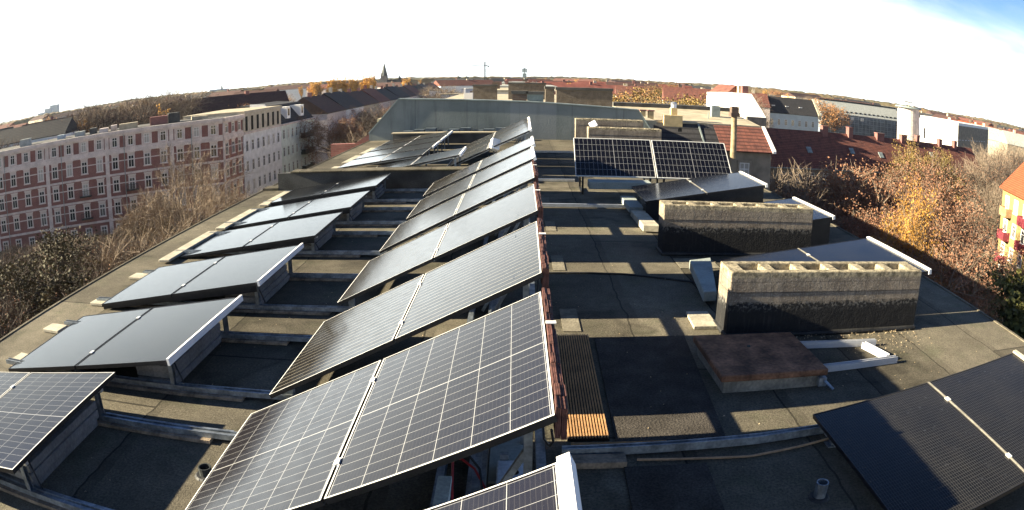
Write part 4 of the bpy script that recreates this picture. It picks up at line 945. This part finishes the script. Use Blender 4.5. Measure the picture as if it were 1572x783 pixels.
for k in range(3):
    for q in range(4): f.balcony(2.9+k*6.8, -8.7-q*2.95, 2.6, REDBALC if (q+k) % 3 else mat('tan_balcony', (0.30, 0.19, 0.10), 0.85))

# ------------------------------------------------------------------ trees
def gen_tree(seed, spread=0.9, levels=4, twigs=7, tw_len=0.05, tw_w=0.0016, leaves=0, leaf_s=0.014, trunk=0.28, up=0.10, kids=(5, 4, 4, 3), leaf_from=0.0, rad0=0.020):
    r = random.Random(seed); T = MB(); C = MB(); Lf = MB()
    def rv(a): return Vector((r.uniform(-a, a), r.uniform(-a, a), r.uniform(-a, a)))
    def quad(B, p, d, ln, w):
        s_ = d.cross(rv(1))
        if s_.length < 1e-5: return
        s_ = s_.normalized()*w/2; q = p+d*ln; B.face(p-s_, p+s_, q+s_*0.5, q-s_*0.5)
    def leafq(p):
        a = rv(1).normalized(); b = a.orthogonal().normalized(); b = (b+rv(0.6)).normalized(); s_ = leaf_s*r.uniform(0.6, 1.3)
        c_ = a.cross(b).normalized(); Lf.face(p-b*s_*0.6, p+c_*s_*0.5, p+b*s_*0.6, p-c_*s_*0.5)
    def br(p, d, L, rad, lev):
        ns = 3 if lev < 3 else 2; B = T if lev < 2 else C; sides = (7, 5, 4, 3, 3)[min(lev, 4)]
        pts = [p]
        for k in range(ns):
            d = (d+rv(0.16)+Vector((0, 0, up*(0.5 if lev else 0)))).normalized()
            q = p+d*(L/ns); r1 = rad*(1-0.62*(k+1)/ns if lev else 1-0.30*(k+1)/ns); r0_ = rad*(1-0.62*k/ns if lev else 1-0.30*k/ns)
            B.tube(p, q, r0_, r1, sides, cap=False); p = q; pts.append(p)
        if lev >= levels:
            for _ in range(twigs):
                a = r.random(); q = pts[0].lerp(pts[-1], a); dd = (d+rv(0.9)).normalized(); quad(C, q, dd, tw_len*r.uniform(0.5, 1.4), tw_w)
                for _ in range(leaves):
                    if q.z > leaf_from: leafq(q+dd*tw_len*r.uniform(0.0, 1.3)+rv(0.018))
            return
        n = kids[min(lev, len(kids)-1)]
        for k in range(n):
            a = r.uniform(0.35, 1.0) if lev else r.uniform(0.55, 1.0)
            idx = min(ns-1, int(a*ns)); q = pts[idx].lerp(pts[idx+1], a*ns-idx)
            an = 2*math.pi*(k+r.uniform(-.3, .3))/n; o1 = d.orthogonal().normalized(); o2 = d.cross(o1)
            dd = (d*r.uniform(0.45, 0.9)+(o1*math.cos(an)+o2*math.sin(an))*spread*r.uniform(0.6, 1.1)+Vector((0, 0, up))).normalized()
            br(q, dd, L*r.uniform(0.55, 0.78)*(1.25 if lev == 0 else 1), rad*0.5, lev+1)
    br(Vector((0, 0, 0)), Vector((0, 0, 1)), trunk, rad0, 0)
    zmax = max(v[2] for v in C.v)
    for B in (T, C, Lf): B.v = [(x/zmax, y/zmax, z/zmax) for x, y, z in B.v]
    return T, C, Lf
TV = {}
def tree_kind(key, trunk_m, twig_m, leaf_m, **kw):
    T, C, Lf = gen_tree(**kw); TV[key] = (T.mesh('trunk', trunk_m), C.mesh('crown', twig_m), Lf.mesh('leaves', leaf_m) if Lf.f else None)
def place(key, x, y, z, h, label, group=None, rz=None, wide=1.0, name='tree'):
    t = thing(name, label, 'tree' if name != 'bush' else 'bush', (x, y, z), rnd.uniform(0, 6.28) if rz is None else rz, group); t.scale = (h*wide, h*wide, h)
    a, b, c_ = TV[key]; link('trunk', a, t); o = link('crown', b, t)
    if c_: link('leaves', c_, t)
    return t
for k in range(3):
    tree_kind('bare%d' % k, BARK, TWIG, None, seed=11+k, twigs=15, tw_len=0.085, tw_w=0.0019, spread=0.85+0.1*k)
    tree_kind('dark%d' % k, BARK_DARK, TWIG_DARK, LEAF_RUSSET, seed=31+k, twigs=15, tw_len=0.085, tw_w=0.0022, leaves=1 if k else 0, leaf_s=0.0055)
tree_kind('yard', BARK, TWIG, None, seed=54, twigs=18, tw_len=0.10, tw_w=0.0024, spread=1.1, trunk=0.2, rad0=0.011)
tree_kind('tallbare', BARK, TWIG, None, seed=52, twigs=10, tw_len=0.07, tw_w=0.0018, trunk=0.5, spread=0.6, up=0.2)
tree_kind('russet', BARK_DARK, TWIG, LEAF_RUSSET, seed=61, twigs=12, leaves=9, leaf_s=0.0060, spread=1.0, tw_len=0.06, tw_w=0.0016)
tree_kind('russet2', BARK_DARK, TWIG, LEAF_RUSSET, seed=65, twigs=12, leaves=9, leaf_s=0.0060, spread=0.9, tw_len=0.06, tw_w=0.0016)
tree_kind('yellow', BARK, TWIG, LEAF_YELLOW, seed=71, twigs=10, leaves=6, leaf_s=0.0066, spread=0.8, tw_len=0.05)
tree_kind('orange', BARK, TWIG, LEAF_ORANGE, seed=73, twigs=6, leaves=3, leaf_s=0.014, spread=0.9, levels=4, tw_len=0.07)
tree_kind('olive', BARK, TWIG, LEAF_OLIVE, seed=75, twigs=9, leaves=10, leaf_s=0.0085, spread=1.0, levels=4, tw_len=0.05)
tree_kind('poplar', BARK, TWIG, LEAF_POPLAR, seed=77, twigs=7, leaves=4, leaf_s=0.022, spread=0.28, levels=3, up=0.5, kids=(9, 5, 4), trunk=0.5, tw_len=0.05)
tree_kind('darkbush', BARK_DARK, TWIG_DARK, LEAF_DARK, seed=83, twigs=9, leaves=7, leaf_s=0.010, spread=1.0, levels=4)
tree_kind('green', BARK_DARK, TWIG_DARK, LEAF_GREEN, seed=79, twigs=10, leaves=14, leaf_s=0.012, spread=1.2, levels=3, trunk=0.1, kids=(7, 5, 5))
# autumn trees on the right
def pt(key, az, d, top, label, group=None, wide=1.0, name='tree', zb=GZ, rz=None):
    x, y = pol(az, d); return place(key, x, y, zb, top-zb, label, group, rz, wide, name)
pt('russet', 30.5, 62, -1.9, 'big reddish-brown autumn tree in front of the long red-tiled house', None, 1.15)
pt('russet2', 34.2, 55, -4.6, 'lower russet tree right beside the roof edge, before the yellow one', None, 1.2)
pt('russet', 36.6, 64, -8.8, 'russet tree nearest the lawn, right of the yellow one', None, 1.1)
pt('russet2', 27.5, 58, -5.4, 'thin russet tree left of the big reddish-brown one', None, 1.0)
for az, d, tp_, lab in ((29.0, 60, -4.0, 'russet tree left of the big reddish-brown one, touching the red roof'), (32.3, 66, -1.4, 'tall russet tree directly left of the bright yellow one'), (31.5, 50, -4.6, 'front russet tree leaning over the roof edge below the yellow crown'), (28.0, 52, -6.6, 'low russet tree at the left foot of the autumn group'), (36.0, 52, -8.2, 'low russet tree at the right foot of the autumn group')):
    pt('russet2' if d > 58 else 'russet', az, d, tp_, lab, None, 1.15)
pt('yellow', 33.4, 53, -2.2, 'bright yellow tree glowing in the middle of the russet crowns', None, 0.45)
pt('yellow', 35.2, 51, -4.4, 'smaller yellow tree tucked among the russet crowns', None, 0.42); pt('yellow', 31.9, 48, -6.0, 'lowest yellow tree at the left of the bright yellow one', None, 0.45)
for k, (az, d, tp_) in enumerate(((21.6, 62, -4.2), (22.8, 70, -4.6), (24.0, 66, -5.0), (25.3, 74, -5.2), (26.6, 68, -5.6), (27.9, 72, -5.4), (23.4, 60, -5.6), (28.8, 60, -6.5))):
    pt(('bare0', 'bare1', 'bare2')[k % 3], az, d, tp_+0.6, 'bare pale shrub-like tree between the chimneys and the red-tiled house', 'bare yard trees by the red-tiled house', 1.2)
for k, (az, d, tp_) in enumerate(((40.4, 130, -1.6), (41.6, 124, -2.6), (43.2, 118, -3.0), (40.2, 112, -8.0), (41.2, 112, -6.0), (42.5, 140, -1.0), (44.5, 125, -1.5), (41.0, 160, -0.5), (43.8, 150, 0.5))):
    pt(('bare1', 'dark2', 'bare2', 'bare0')[k % 4], az, d, tp_, 'bare brown tree in the grove left of the yellow house', 'grove left of the yellow house', 1.2)
for k, (az, d, tp_) in enumerate(((37.8, 74, -15.2), (39.6, 78, -14.2), (41.5, 76, -14.0), (43.0, 66, -13.5), (44.6, 60, -12.0), (40.2, 64, -15.0), (46.5, 62, -11.5), (42, 58, -14.5))):
    pt('green', az, d, tp_+1.3, 'green bush in the hedge at the foot of the yellow house', 'hedge bushes by the yellow house', 1.6, 'bush')
def car(label, x, y, rz, m_):
    t = thing('parked_car', label, 'car', (x, y, GZ+0.05), rz)
    b = MB(); prof = [(-2.1, 0.3), (2.1, 0.3), (2.15, 0.75), (1.2, 0.9), (0.6, 1.42), (-1.3, 1.45), (-1.9, 0.95), (-2.15, 0.85)]
    n = len(prof); b.v += [(x_, -0.85, z_) for x_, z_ in prof] + [(x_, 0.85, z_) for x_, z_ in prof]; b.f += [tuple(range(n)), tuple(range(2*n-1, n-1, -1))] + [(k, n+k, n+(k+1) % n, (k+1) % n) for k in range(n)]
    bevel(b.build('body', m_, t), 0.08)
    MB().box(-1.55, 0.85, -0.87, 0.87, 0.95, 1.32).build('window', PANE, t)
    for xx in (-1.35, 1.35):
        for yy in (-0.8, 0.8): MB().tube((xx, yy-0.1, 0.32), (xx, yy+0.1, 0.32), 0.32, None, 14).build('wheel', CABLE, t)
for k, (az, d, m_, lab) in enumerate(((40.2, 125, mat('silver_car', (0.55, 0.56, 0.58), 0.3, 0.5), 'silver parked car among the bare trees left of the yellow house'), (39.5, 130, mat('white_car', (0.75, 0.75, 0.75), 0.3), 'white parked car among the bare trees left of the yellow house'), (41.0, 128, mat('dark_car', (0.05, 0.05, 0.06), 0.3), 'dark parked car among the bare trees left of the yellow house'))):
    x, y = pol(az, d); car(lab, x, y, 0.7+0.1*k, m_)

# trees on the left
place('darkbush', -34, 33, GZ, 12.3, 'dark olive bushy tree at the far left edge in the thicket', None, None, 1.3); place('darkbush', -41, 46, GZ, 11.6, 'smaller dark olive tree behind the bigger one in the thicket', None, None, 1.2)
ths = [(-21, 27), (-26, 33), (-24, 41), (-30, 27), (-33, 38), (-38, 33), (-29, 48), (-36, 46), (-43, 40), (-20, 20), (-26, 20), (-46, 50), (-33, 57), (-41, 57), (-50, 62), (-57, 58), (-52, 44), (-22, 34), (-18, 27), (-37, 66), (-46, 68), (-28, 60), (-60, 66), (-31, 20), (-16.5, 21), (-62, 76), (-54, 72), (-66, 62), (-72, 72), (-70, 82), (-62, 86), (-54, 84), (-48, 88), (-78, 80), (-80, 66), (-46, 92), (-58, 52), (-64, 54), (-72, 60), (-38, 78), (-42, 92)]
for k, (x, y) in enumerate(ths):
    dd = math.hypot(x, y); top = min(-7.2, H - dd*(0.172 if x < -47 or y < 55 else 0.20)) + 0.7*math.sin(k*2.3)
    place(('dark0', 'dark1', 'bare1', 'dark2')[k % 4], x, y, GZ, top-GZ, 'bare brown tree in the dense thicket below the left roof edge', 'thicket below the left roof edge', None, 1.25)
for k, (x, y, tp_, lab) in enumerate(((-41.0, 75, -2.6, 'tall bare tree with pale forked trunk in front of the brick house'), (-36.5, 84, -9.0, 'bare spreading street tree before the right end of the brick house'), (-46.5, 83, -9.5, 'bare street tree left of the pale forked trunk'), (-30.8, 66, -4.2, 'slim bare tree right of the pale forked trunk, before the facade corner'), (-29.5, 72, -8.0, 'thin bare tree before the grey house with the beige attic'), (-47.5, 79, -8.2, 'thin bare tree before the middle of the brick house'), (-34.0, 72, -11.0, 'lower bare tree right of the pale forked trunk'))):
    place(('tallbare', 'bare0', 'bare2', 'tallbare', 'tallbare', 'bare1', 'bare0')[k], x, y, GZ, tp_-GZ, lab, None, None, 1.1)
k = 0
for y in range(64, 300, 13):
    for x, tp_ in ((-15.5, -3.2), (-31.5, -3.0)):
        if x < -20 and y < 165: continue
        if x > -20 and y < 60: continue
        k += 1
        place(('dark0', 'dark1', 'dark0', 'bare0')[k % 4], x+rnd.uniform(-1.5, 1.5), y+rnd.uniform(-2, 2), GZ, tp_+rnd.uniform(-0.6, 1.5)-GZ, 'bare street tree in the long row left of the grey firewall', 'street trees left of the firewall', None, 1.15)
for x, y, tp_ in ((-39, 150, -2.8), (-40, 185, -2.4)):
    place('russet', x, y, GZ, tp_-1-GZ, 'orange-brown street tree before the farther red roofs', 'orange street trees before the red roofs', None, 1.0)

# more of the street beyond the white house
rowm = [(TILE_BROWN, CREAM), (TILE_DARK, GREYST), (TILE_BROWN, CREAM2), (TILE_RED, CREAM), (TILE_DARK, CREAM2), (TILE_DARK, GREYST), (TILE_BROWN, CREAM), (TILE_RED, CREAM2), (TILE_DARK, CREAM), (ROOF_TAR, GREYST), (TILE_BROWN, CREAM2), (TILE_RED, CREAM)]
y = 172
rl = ['first', 'second', 'third', 'fourth', 'fifth', 'sixth', 'seventh', 'eighth', 'ninth', 'tenth', 'eleventh', 'twelfth']
for k, (rm_, wm_) in enumerate(rowm):
    w = 20+3*(k % 3); col_ = {'brown_roof_tiles': 'brown', 'dark_roof_tiles': 'dark', 'red_roof_tiles': 'red', 'tar_roof': 'tarred'}[rm_.name]
    house(f'{rl[k]} house down the left street after the white one, {col_} mansard roof', -47.5, y+w/2, math.pi/2, w-0.3, 13, -5.4, -0.9+0.5*(k % 2), wm_, rm_, None, chim=2)
    y += w
# opposite row continuing our own side
y = 70
for k in range(9):
    w = 22
    house('flat-topped house in our own row behind the next house', 0, y, 0, 11.5, w-0.2, 0.2+0.3*(k % 3), 1, CREAM2, (ROOF_TAR, ROOF_BEIGE, ROOF_GREY)[k % 3], 'houses behind the next house in our row', flat=True, chim=2)
    y += w

# specific roofs
house('long dark brown roof behind the brick house, seen above its right half', -92, 182, R(35), 62, 12, -4.0, 0.9, CREAM2, TILE_BROWN, chim=3)
house('white gabled house end below the long dark brown roof', -108, 162, R(60), 10, 9, -4.5, -0.4, WHITEST, TILE_BROWN)
house('dark roof at the far left behind the brick house', -128, 118, R(20), 56, 14, -2.6, 0.9, GREYST, TILE_DARK)
house('pale bluish flat building at the far left behind the brick house', -112, 112, R(28), 26, 12, -3.6, -2, BLUEST, COPPER, flat=True)
for k, (az, d, w, ang) in enumerate(((6.5, 330, 60, 8), (12.5, 300, 50, -5), (3.0, 390, 55, 4), (16.0, 260, 40, -8), (9.5, 420, 70, 3))):
    x, y = pol(az, d); house(f'long bright red roof in the {["nearest", "second", "third", "fourth", "fifth"][k]} strip right of the antenna mast', x, y, R(ang), w, 13, -4.2, 0.0+0.3*k, CREAM, TILE_RED if k % 2 else mat('vivid_red_roof', (0.17, 0.055, 0.042), 0.8, 0, 0.2, 0.4), None, chim=3)
for k, (az, d, rm_) in enumerate(((37.5, 290, TILE_RED), (39.2, 300, TILE_BRIGHT), (40.8, 285, ROOF_GREY), (42.6, 300, TILE_RED), (44.3, 280, ROOF_GREY), (38.4, 350, TILE_RED), (41.8, 360, TILE_RED))):
    x, y = pol(az, d); house(f'{["red", "orange", "grey", "dark red", "pale grey", "far red", "farthest red"][k]}-roofed house in the cluster right of the white block', x, y, R(-50+8*k), 22, 13, -4.6, 0.2+0.4*(k % 2), (GREYST, BROWNST, CREAM2)[k % 3], rm_, None, chim=2)

# landmarks
x, y = pol(-10.8, 900)
t = thing('church', 'church with a tall pointed spire on the horizon beside the poplars', 'church', (x, y, GZ))
STONE = mat('dark_stone', (0.14, 0.12, 0.105), 0.9, 0, 0.2, 0.3)
MB().box(-4, 4, -4, 4, 0, 27).build('tower', STONE, t); b = MB(); z = 27
b.tube((0, 0, 27), (0, 0, 44), 4.6, 0.1, 8); b.build('spire', mat('dark_spire', (0.085, 0.09, 0.085), 0.8), t)
MB().box(-14, 30, -5, 9, 0, 15).build('nave', STONE, t); MB().xprism([(-5.5, 15), (2, 22), (9.5, 15)], -14, 30).build('roof', TILE_DARK, t)
for sx in (-1, 1): MB().tube((sx*3.2, -3.2, 27), (sx*3.2, -3.2, 32), 0.8, 0.05, 6).build('pinnacle', STONE, t)
x, y = pol(-9.55, 900)
t = thing('church_turret', 'small pointed turret right of the church', 'turret', (x, y, GZ)); MB().box(-2, 2, -2, 2, 0, 20).build('tower', STONE, t); MB().tube((0, 0, 20), (0, 0, 28), 2.4, 0.1, 8).build('spire', TILE_DARK, t)
x, y = pol(-24.2, 1900)
t = thing('church', 'tiny distant church spire above the long dark brown roof', 'church', (x, y, GZ)); MB().box(-3, 3, -3, 3, 0, 24).build('tower', STONE, t); MB().tube((0, 0, 24), (0, 0, 44), 3.6, 0.1, 8).build('spire', TILE_DARK, t)
x, y = pol(-2.72, 700)
t = thing('tower_crane', 'thin construction crane with its jib pointing left on the horizon', 'crane', (x, y, GZ))
b = MB(); zt = 19-GZ
for sx in (-0.7, 0.7):
    for sy in (-0.7, 0.7): b.box(sx-0.4, sx+0.4, sy-0.4, sy+0.4, 0, zt)
for q in range(20): b.bar((-0.7, -0.7, q*1.9), (0.7, -0.7, q*1.9+1.9), 0.15, 0.15)
b.build('mast', DARKMETAL, t)
b = MB().bar((-15, 0, zt-4.2), (3, 0, zt-4.2), 0.55, 0.55).bar((-15, 0, zt-4.2), (0, 0, zt-2.4), 0.12, 0.12); 
for q in range(9): b.bar((-15+q*1.7, 0, zt-4.2), (-14.2+q*1.7, 0, zt-4.0+q*0.18), 0.12, 0.12)
b.build('jib', DARKMETAL, t); MB().box(2, 4, -0.6, 0.6, zt-5.6, zt-4.2).build('counterweight', DARKMETAL, t)
x, y = pol(0.4, 260)
t = thing('antenna_mast', 'roof antenna mast with panel antennas near the middle of the skyline', 'antenna', (x, y, -1))
MB().tube((0, 0, 0), (0, 0, 7.2), 0.2).build('pole', COPPER, t)
for q, (dx, z) in enumerate(((-0.6, 6.2), (0.6, 6.2), (0, 6.4), (-0.5, 4.4), (0.5, 4.4))): MB().box(dx-0.28, dx+0.28, -0.2, 0.2, z-0.8, z+0.8).build('panel_antenna', COPPER, t)
x, y = pol(32.5, 700)
t = thing('tower_crane', 'faint crane above the round tower', 'crane', (x, y, GZ)); MB().box(-0.4, 0.4, -0.4, 0.4, 0, 27).build('mast', YL, t); MB().box(-6, 5, -0.3, 0.3, 26, 27).build('jib', YL, t)

# poplars and trees of the horizon
for k, (px_az, tp_) in enumerate(((-16.6, 2.4), (-16.1, 2.6), (-15.4, 3.5), (-14.9, 3.8), (-13.75, 4.0), (-13.05, 3.8), (-12.6, 4.4), (-12.1, 4.5), (-11.55, 4.2), (-8.6, 2.5))):
    pt('poplar', px_az, 480, tp_+2.6, 'tall orange poplar in the row along the horizon left of the church', 'poplars left of the church', 1.4)
pt('olive', 11.0, 135, 1.6, 'broad olive-brown tree behind the yard house', None, 1.3); pt('olive', 9.6, 128, 0.6, 'olive-brown tree left of the broadest one behind the yard house', None, 1.3); pt('olive', 12.2, 122, 0.8, 'olive-brown tree standing nearest behind the yard house', None, 1.3); pt('olive', 13.0, 128, 0.2, 'olive-brown tree right of the broadest one behind the yard house', None, 1.2)
pt('bare0', 8.6, 120, 0.3, 'bare tree left of the broad olive-brown one', None, 1.2)
pt('orange', 15.4, 105, -0.9, 'small bright orange tree beside the white gabled house', None, 0.6)
pt('bare2', 18.2, 225, 5.5, 'round bare tree standing above the white gabled house', None, 1.1)
pt('olive', 34.0, 118, -2.4, 'yellow-olive tree at the ridge of the red-tiled house', None, 0.9)
for k, (az, d, tp_, key) in enumerate(((-43.5, 175, 2.0, 'dark1'), (-42.2, 190, 1.0, 'dark0'), (-38.2, 185, 2.5, 'bare0'), (-37.0, 180, 5.0, 'dark1'), (-36.2, 195, 6.0, 'bare1'), (-35.2, 180, 3.4, 'dark0'), (-33.4, 198, 5.6, 'bare0'), (-32.3, 180, 2.5, 'dark2'), (-31.0, 200, 6.0, 'bare1'), (-29.6, 178, 2.5, 'dark0'), (-28.4, 205, 7.4, 'bare1'), (-26.6, 230, 4.0, 'dark1'), (-44.8, 160, 1.0, 'dark2'), (-39.6, 170, 1.2, 'dark1'), (-41.0, 185, 1.5, 'bare0'))):
    pt(key, az, d, tp_, 'bare tree rising behind the roof of the brick house', 'bare trees behind the brick house', 1.15)
for k, (az, d, tp_, key) in enumerate(((-40.8, 150, -2.6, 'orange'), (-30.0, 178, 1.0, 'poplar'), (-36.2, 175, 0.0, 'yellow'), (-21.5, 215, 0.3, 'orange'), (-19.6, 240, 0.5, 'yellow'), (-23.0, 190, -1.2, 'orange'), (-22.3, 300, 1.5, 'poplar'))):
    pt(key, az, d, tp_, ['small orange tree between dark roofs at the far left', 'slim orange poplar above the brick house roof', 'yellowish tree behind the brick house, left part', 'orange tree at the right end of the long dark brown roof', 'yellow tree behind the grey house attic', 'orange-brown tree in front of the long dark brown roof', 'orange poplar above the long dark brown roof'][k], None, 0.9)

# the town to the horizon: countable houses and trees, then one mass of far trees
tr = random.Random(21)
def blocked(az, d):
    if az < -20 and d < 215: return True
    if -20 <= az < -8 and d < 560: return True
    if -8 <= az < 3 and d < 290: return True
    if 3 <= az < 19 and d < 240: return True
    if 18 <= az < 25.5 and d < 300: return True
    if 25.5 <= az < 34.5 and d < 460: return True
    if az >= 34.5 and d < 400: return True
    return False
gname = {'red_roof_tiles': 'red tiled', 'brown_roof_tiles': 'brown tiled', 'dark_roof_tiles': 'dark', 'grey_sheet_roof': 'grey sheet', 'beige_roof': 'pale flat'}
for ring, (d0, w) in enumerate(((250, 26), (310, 30), (390, 34), (500, 40), (640, 50), (820, 60), (1050, 75), (1400, 95))):
    az = -47.0 + tr.uniform(0, 2)
    while az < 47:
        d = d0*tr.uniform(0.93, 1.1); step = math.degrees(w*1.12/d0)
        if not blocked(az, d) and tr.random() < 0.86:
            x, y = pol(az, d); rm_ = tr.choice([TILE_RED, TILE_BROWN, TILE_BROWN, TILE_DARK, TILE_DARK, ROOF_GREY, ROOF_BEIGE]); fl = rm_.name in ('beige_roof', 'grey_sheet_roof')
            hz = tr.uniform(-1.5, 1.2) + (d0-250)*0.0022
            house(f'distant town house with {gname[rm_.name]} roof among the roofs below the horizon', x, y, R(tr.choice([0, 0, 90, 30, -20])+tr.uniform(-6, 6)), w*tr.uniform(0.7, 1.2), 13+ring*1.5, -4.2+hz, 0.1+hz, tr.choice([CREAM, CREAM2, GREYST, WHITEST]), rm_, f'distant houses with {gname[rm_.name]} roofs', flat=fl, chim=1 if ring < 5 else 0, rr=tr)
        az += step
for k in range(95):
    az = tr.uniform(-46, 46); d = tr.choice([260, 330, 420, 540, 700, 900])*tr.uniform(0.9, 1.15)
    if blocked(az, d): continue
    key = tr.choice(['bare0', 'bare1', 'olive', 'bare1', 'bare2', 'dark1', 'olive', 'orange', 'poplar'])
    nm = {'bare0': 'bare', 'orange': 'orange', 'olive': 'olive-brown', 'bare1': 'bare', 'bare2': 'bare', 'dark1': 'dark bare', 'poplar': 'slim orange'}[key]
    pt(key, az, d, 0.6+d*0.002+tr.uniform(-1.5, 1.5), f'distant {nm} tree between the town roofs', f'distant {nm} trees', 1.2)
b = MB(); fr = random.Random(9)
for ring, (d0, amp) in enumerate(((1150, 3.0), (1600, 4.0), (2300, 6.0), (3200, 8.0))):
    n = 520; prev = None
    for k in range(n+1):
        az = -55+110*k/n; x, y = pol(az, d0); x2, y2 = pol(az, d0+60)
        h = H + d0*0.0008 + amp*(0.35*math.sin(k*0.11+ring)+0.4*math.sin(k*0.037+2*ring)) + fr.uniform(-0.5, 1)*amp*0.45
        cur = ((x, y, GZ), (x, y, h-2), (x2, y2, h))
        if prev: b.face(prev[0], cur[0], cur[1], prev[1]); b.face(prev[1], cur[1], cur[2], prev[2])
        prev = cur
FAR = mat('far_woods', (0.15, 0.10, 0.055), 0.95, 0, 0.3, 0.02, 0, 0.1, 0.3, 0.15, 'Object', (0.075, 0.078, 0.050))
tag(b.build('far_woods', FAR), 'brown and olive mass of far trees along the horizon', 'trees', kind='stuff')
for k, (az, d, w, h) in enumerate(((-40.2, 2600, 34, 34), (-39.6, 2650, 40, 44), (-40.9, 2500, 30, 22), (-24.5, 1500, 40, 14), (-18.8, 1300, 50, 12))):
    x, y = pol(az, d); house(['pale tower block on the far left horizon, left of the tallest', 'tallest pale tower block on the far left horizon', 'lowest pale tower block on the far left horizon', 'pale block on the horizon above the long dark brown roof', 'pale block on the horizon left of the poplars'][k], x, y, 0.2, w, 20, h-8, h, BLUEST, ROOF_GREY, flat=True)

# haze between here and the horizon
HZ = bpy.data.materials.new('haze'); HZ.use_nodes = True; hn = HZ.node_tree.nodes; hn.clear()
ho = hn.new('ShaderNodeOutputMaterial'); hv = hn.new('ShaderNodeVolumePrincipled'); hv.inputs['Color'].default_value = (0.85, 0.92, 1.0, 1); hv.inputs['Density'].default_value = 0.000035; hv.inputs['Anisotropy'].default_value = 0.3
HZ.node_tree.links.new(hv.outputs[0], ho.inputs['Volume'])
tag(MB().box(-4500, 4500, -600, 5000, GZ-1, 75).build('haze', HZ), 'thin bluish haze over the far roofs', 'haze', kind='stuff')
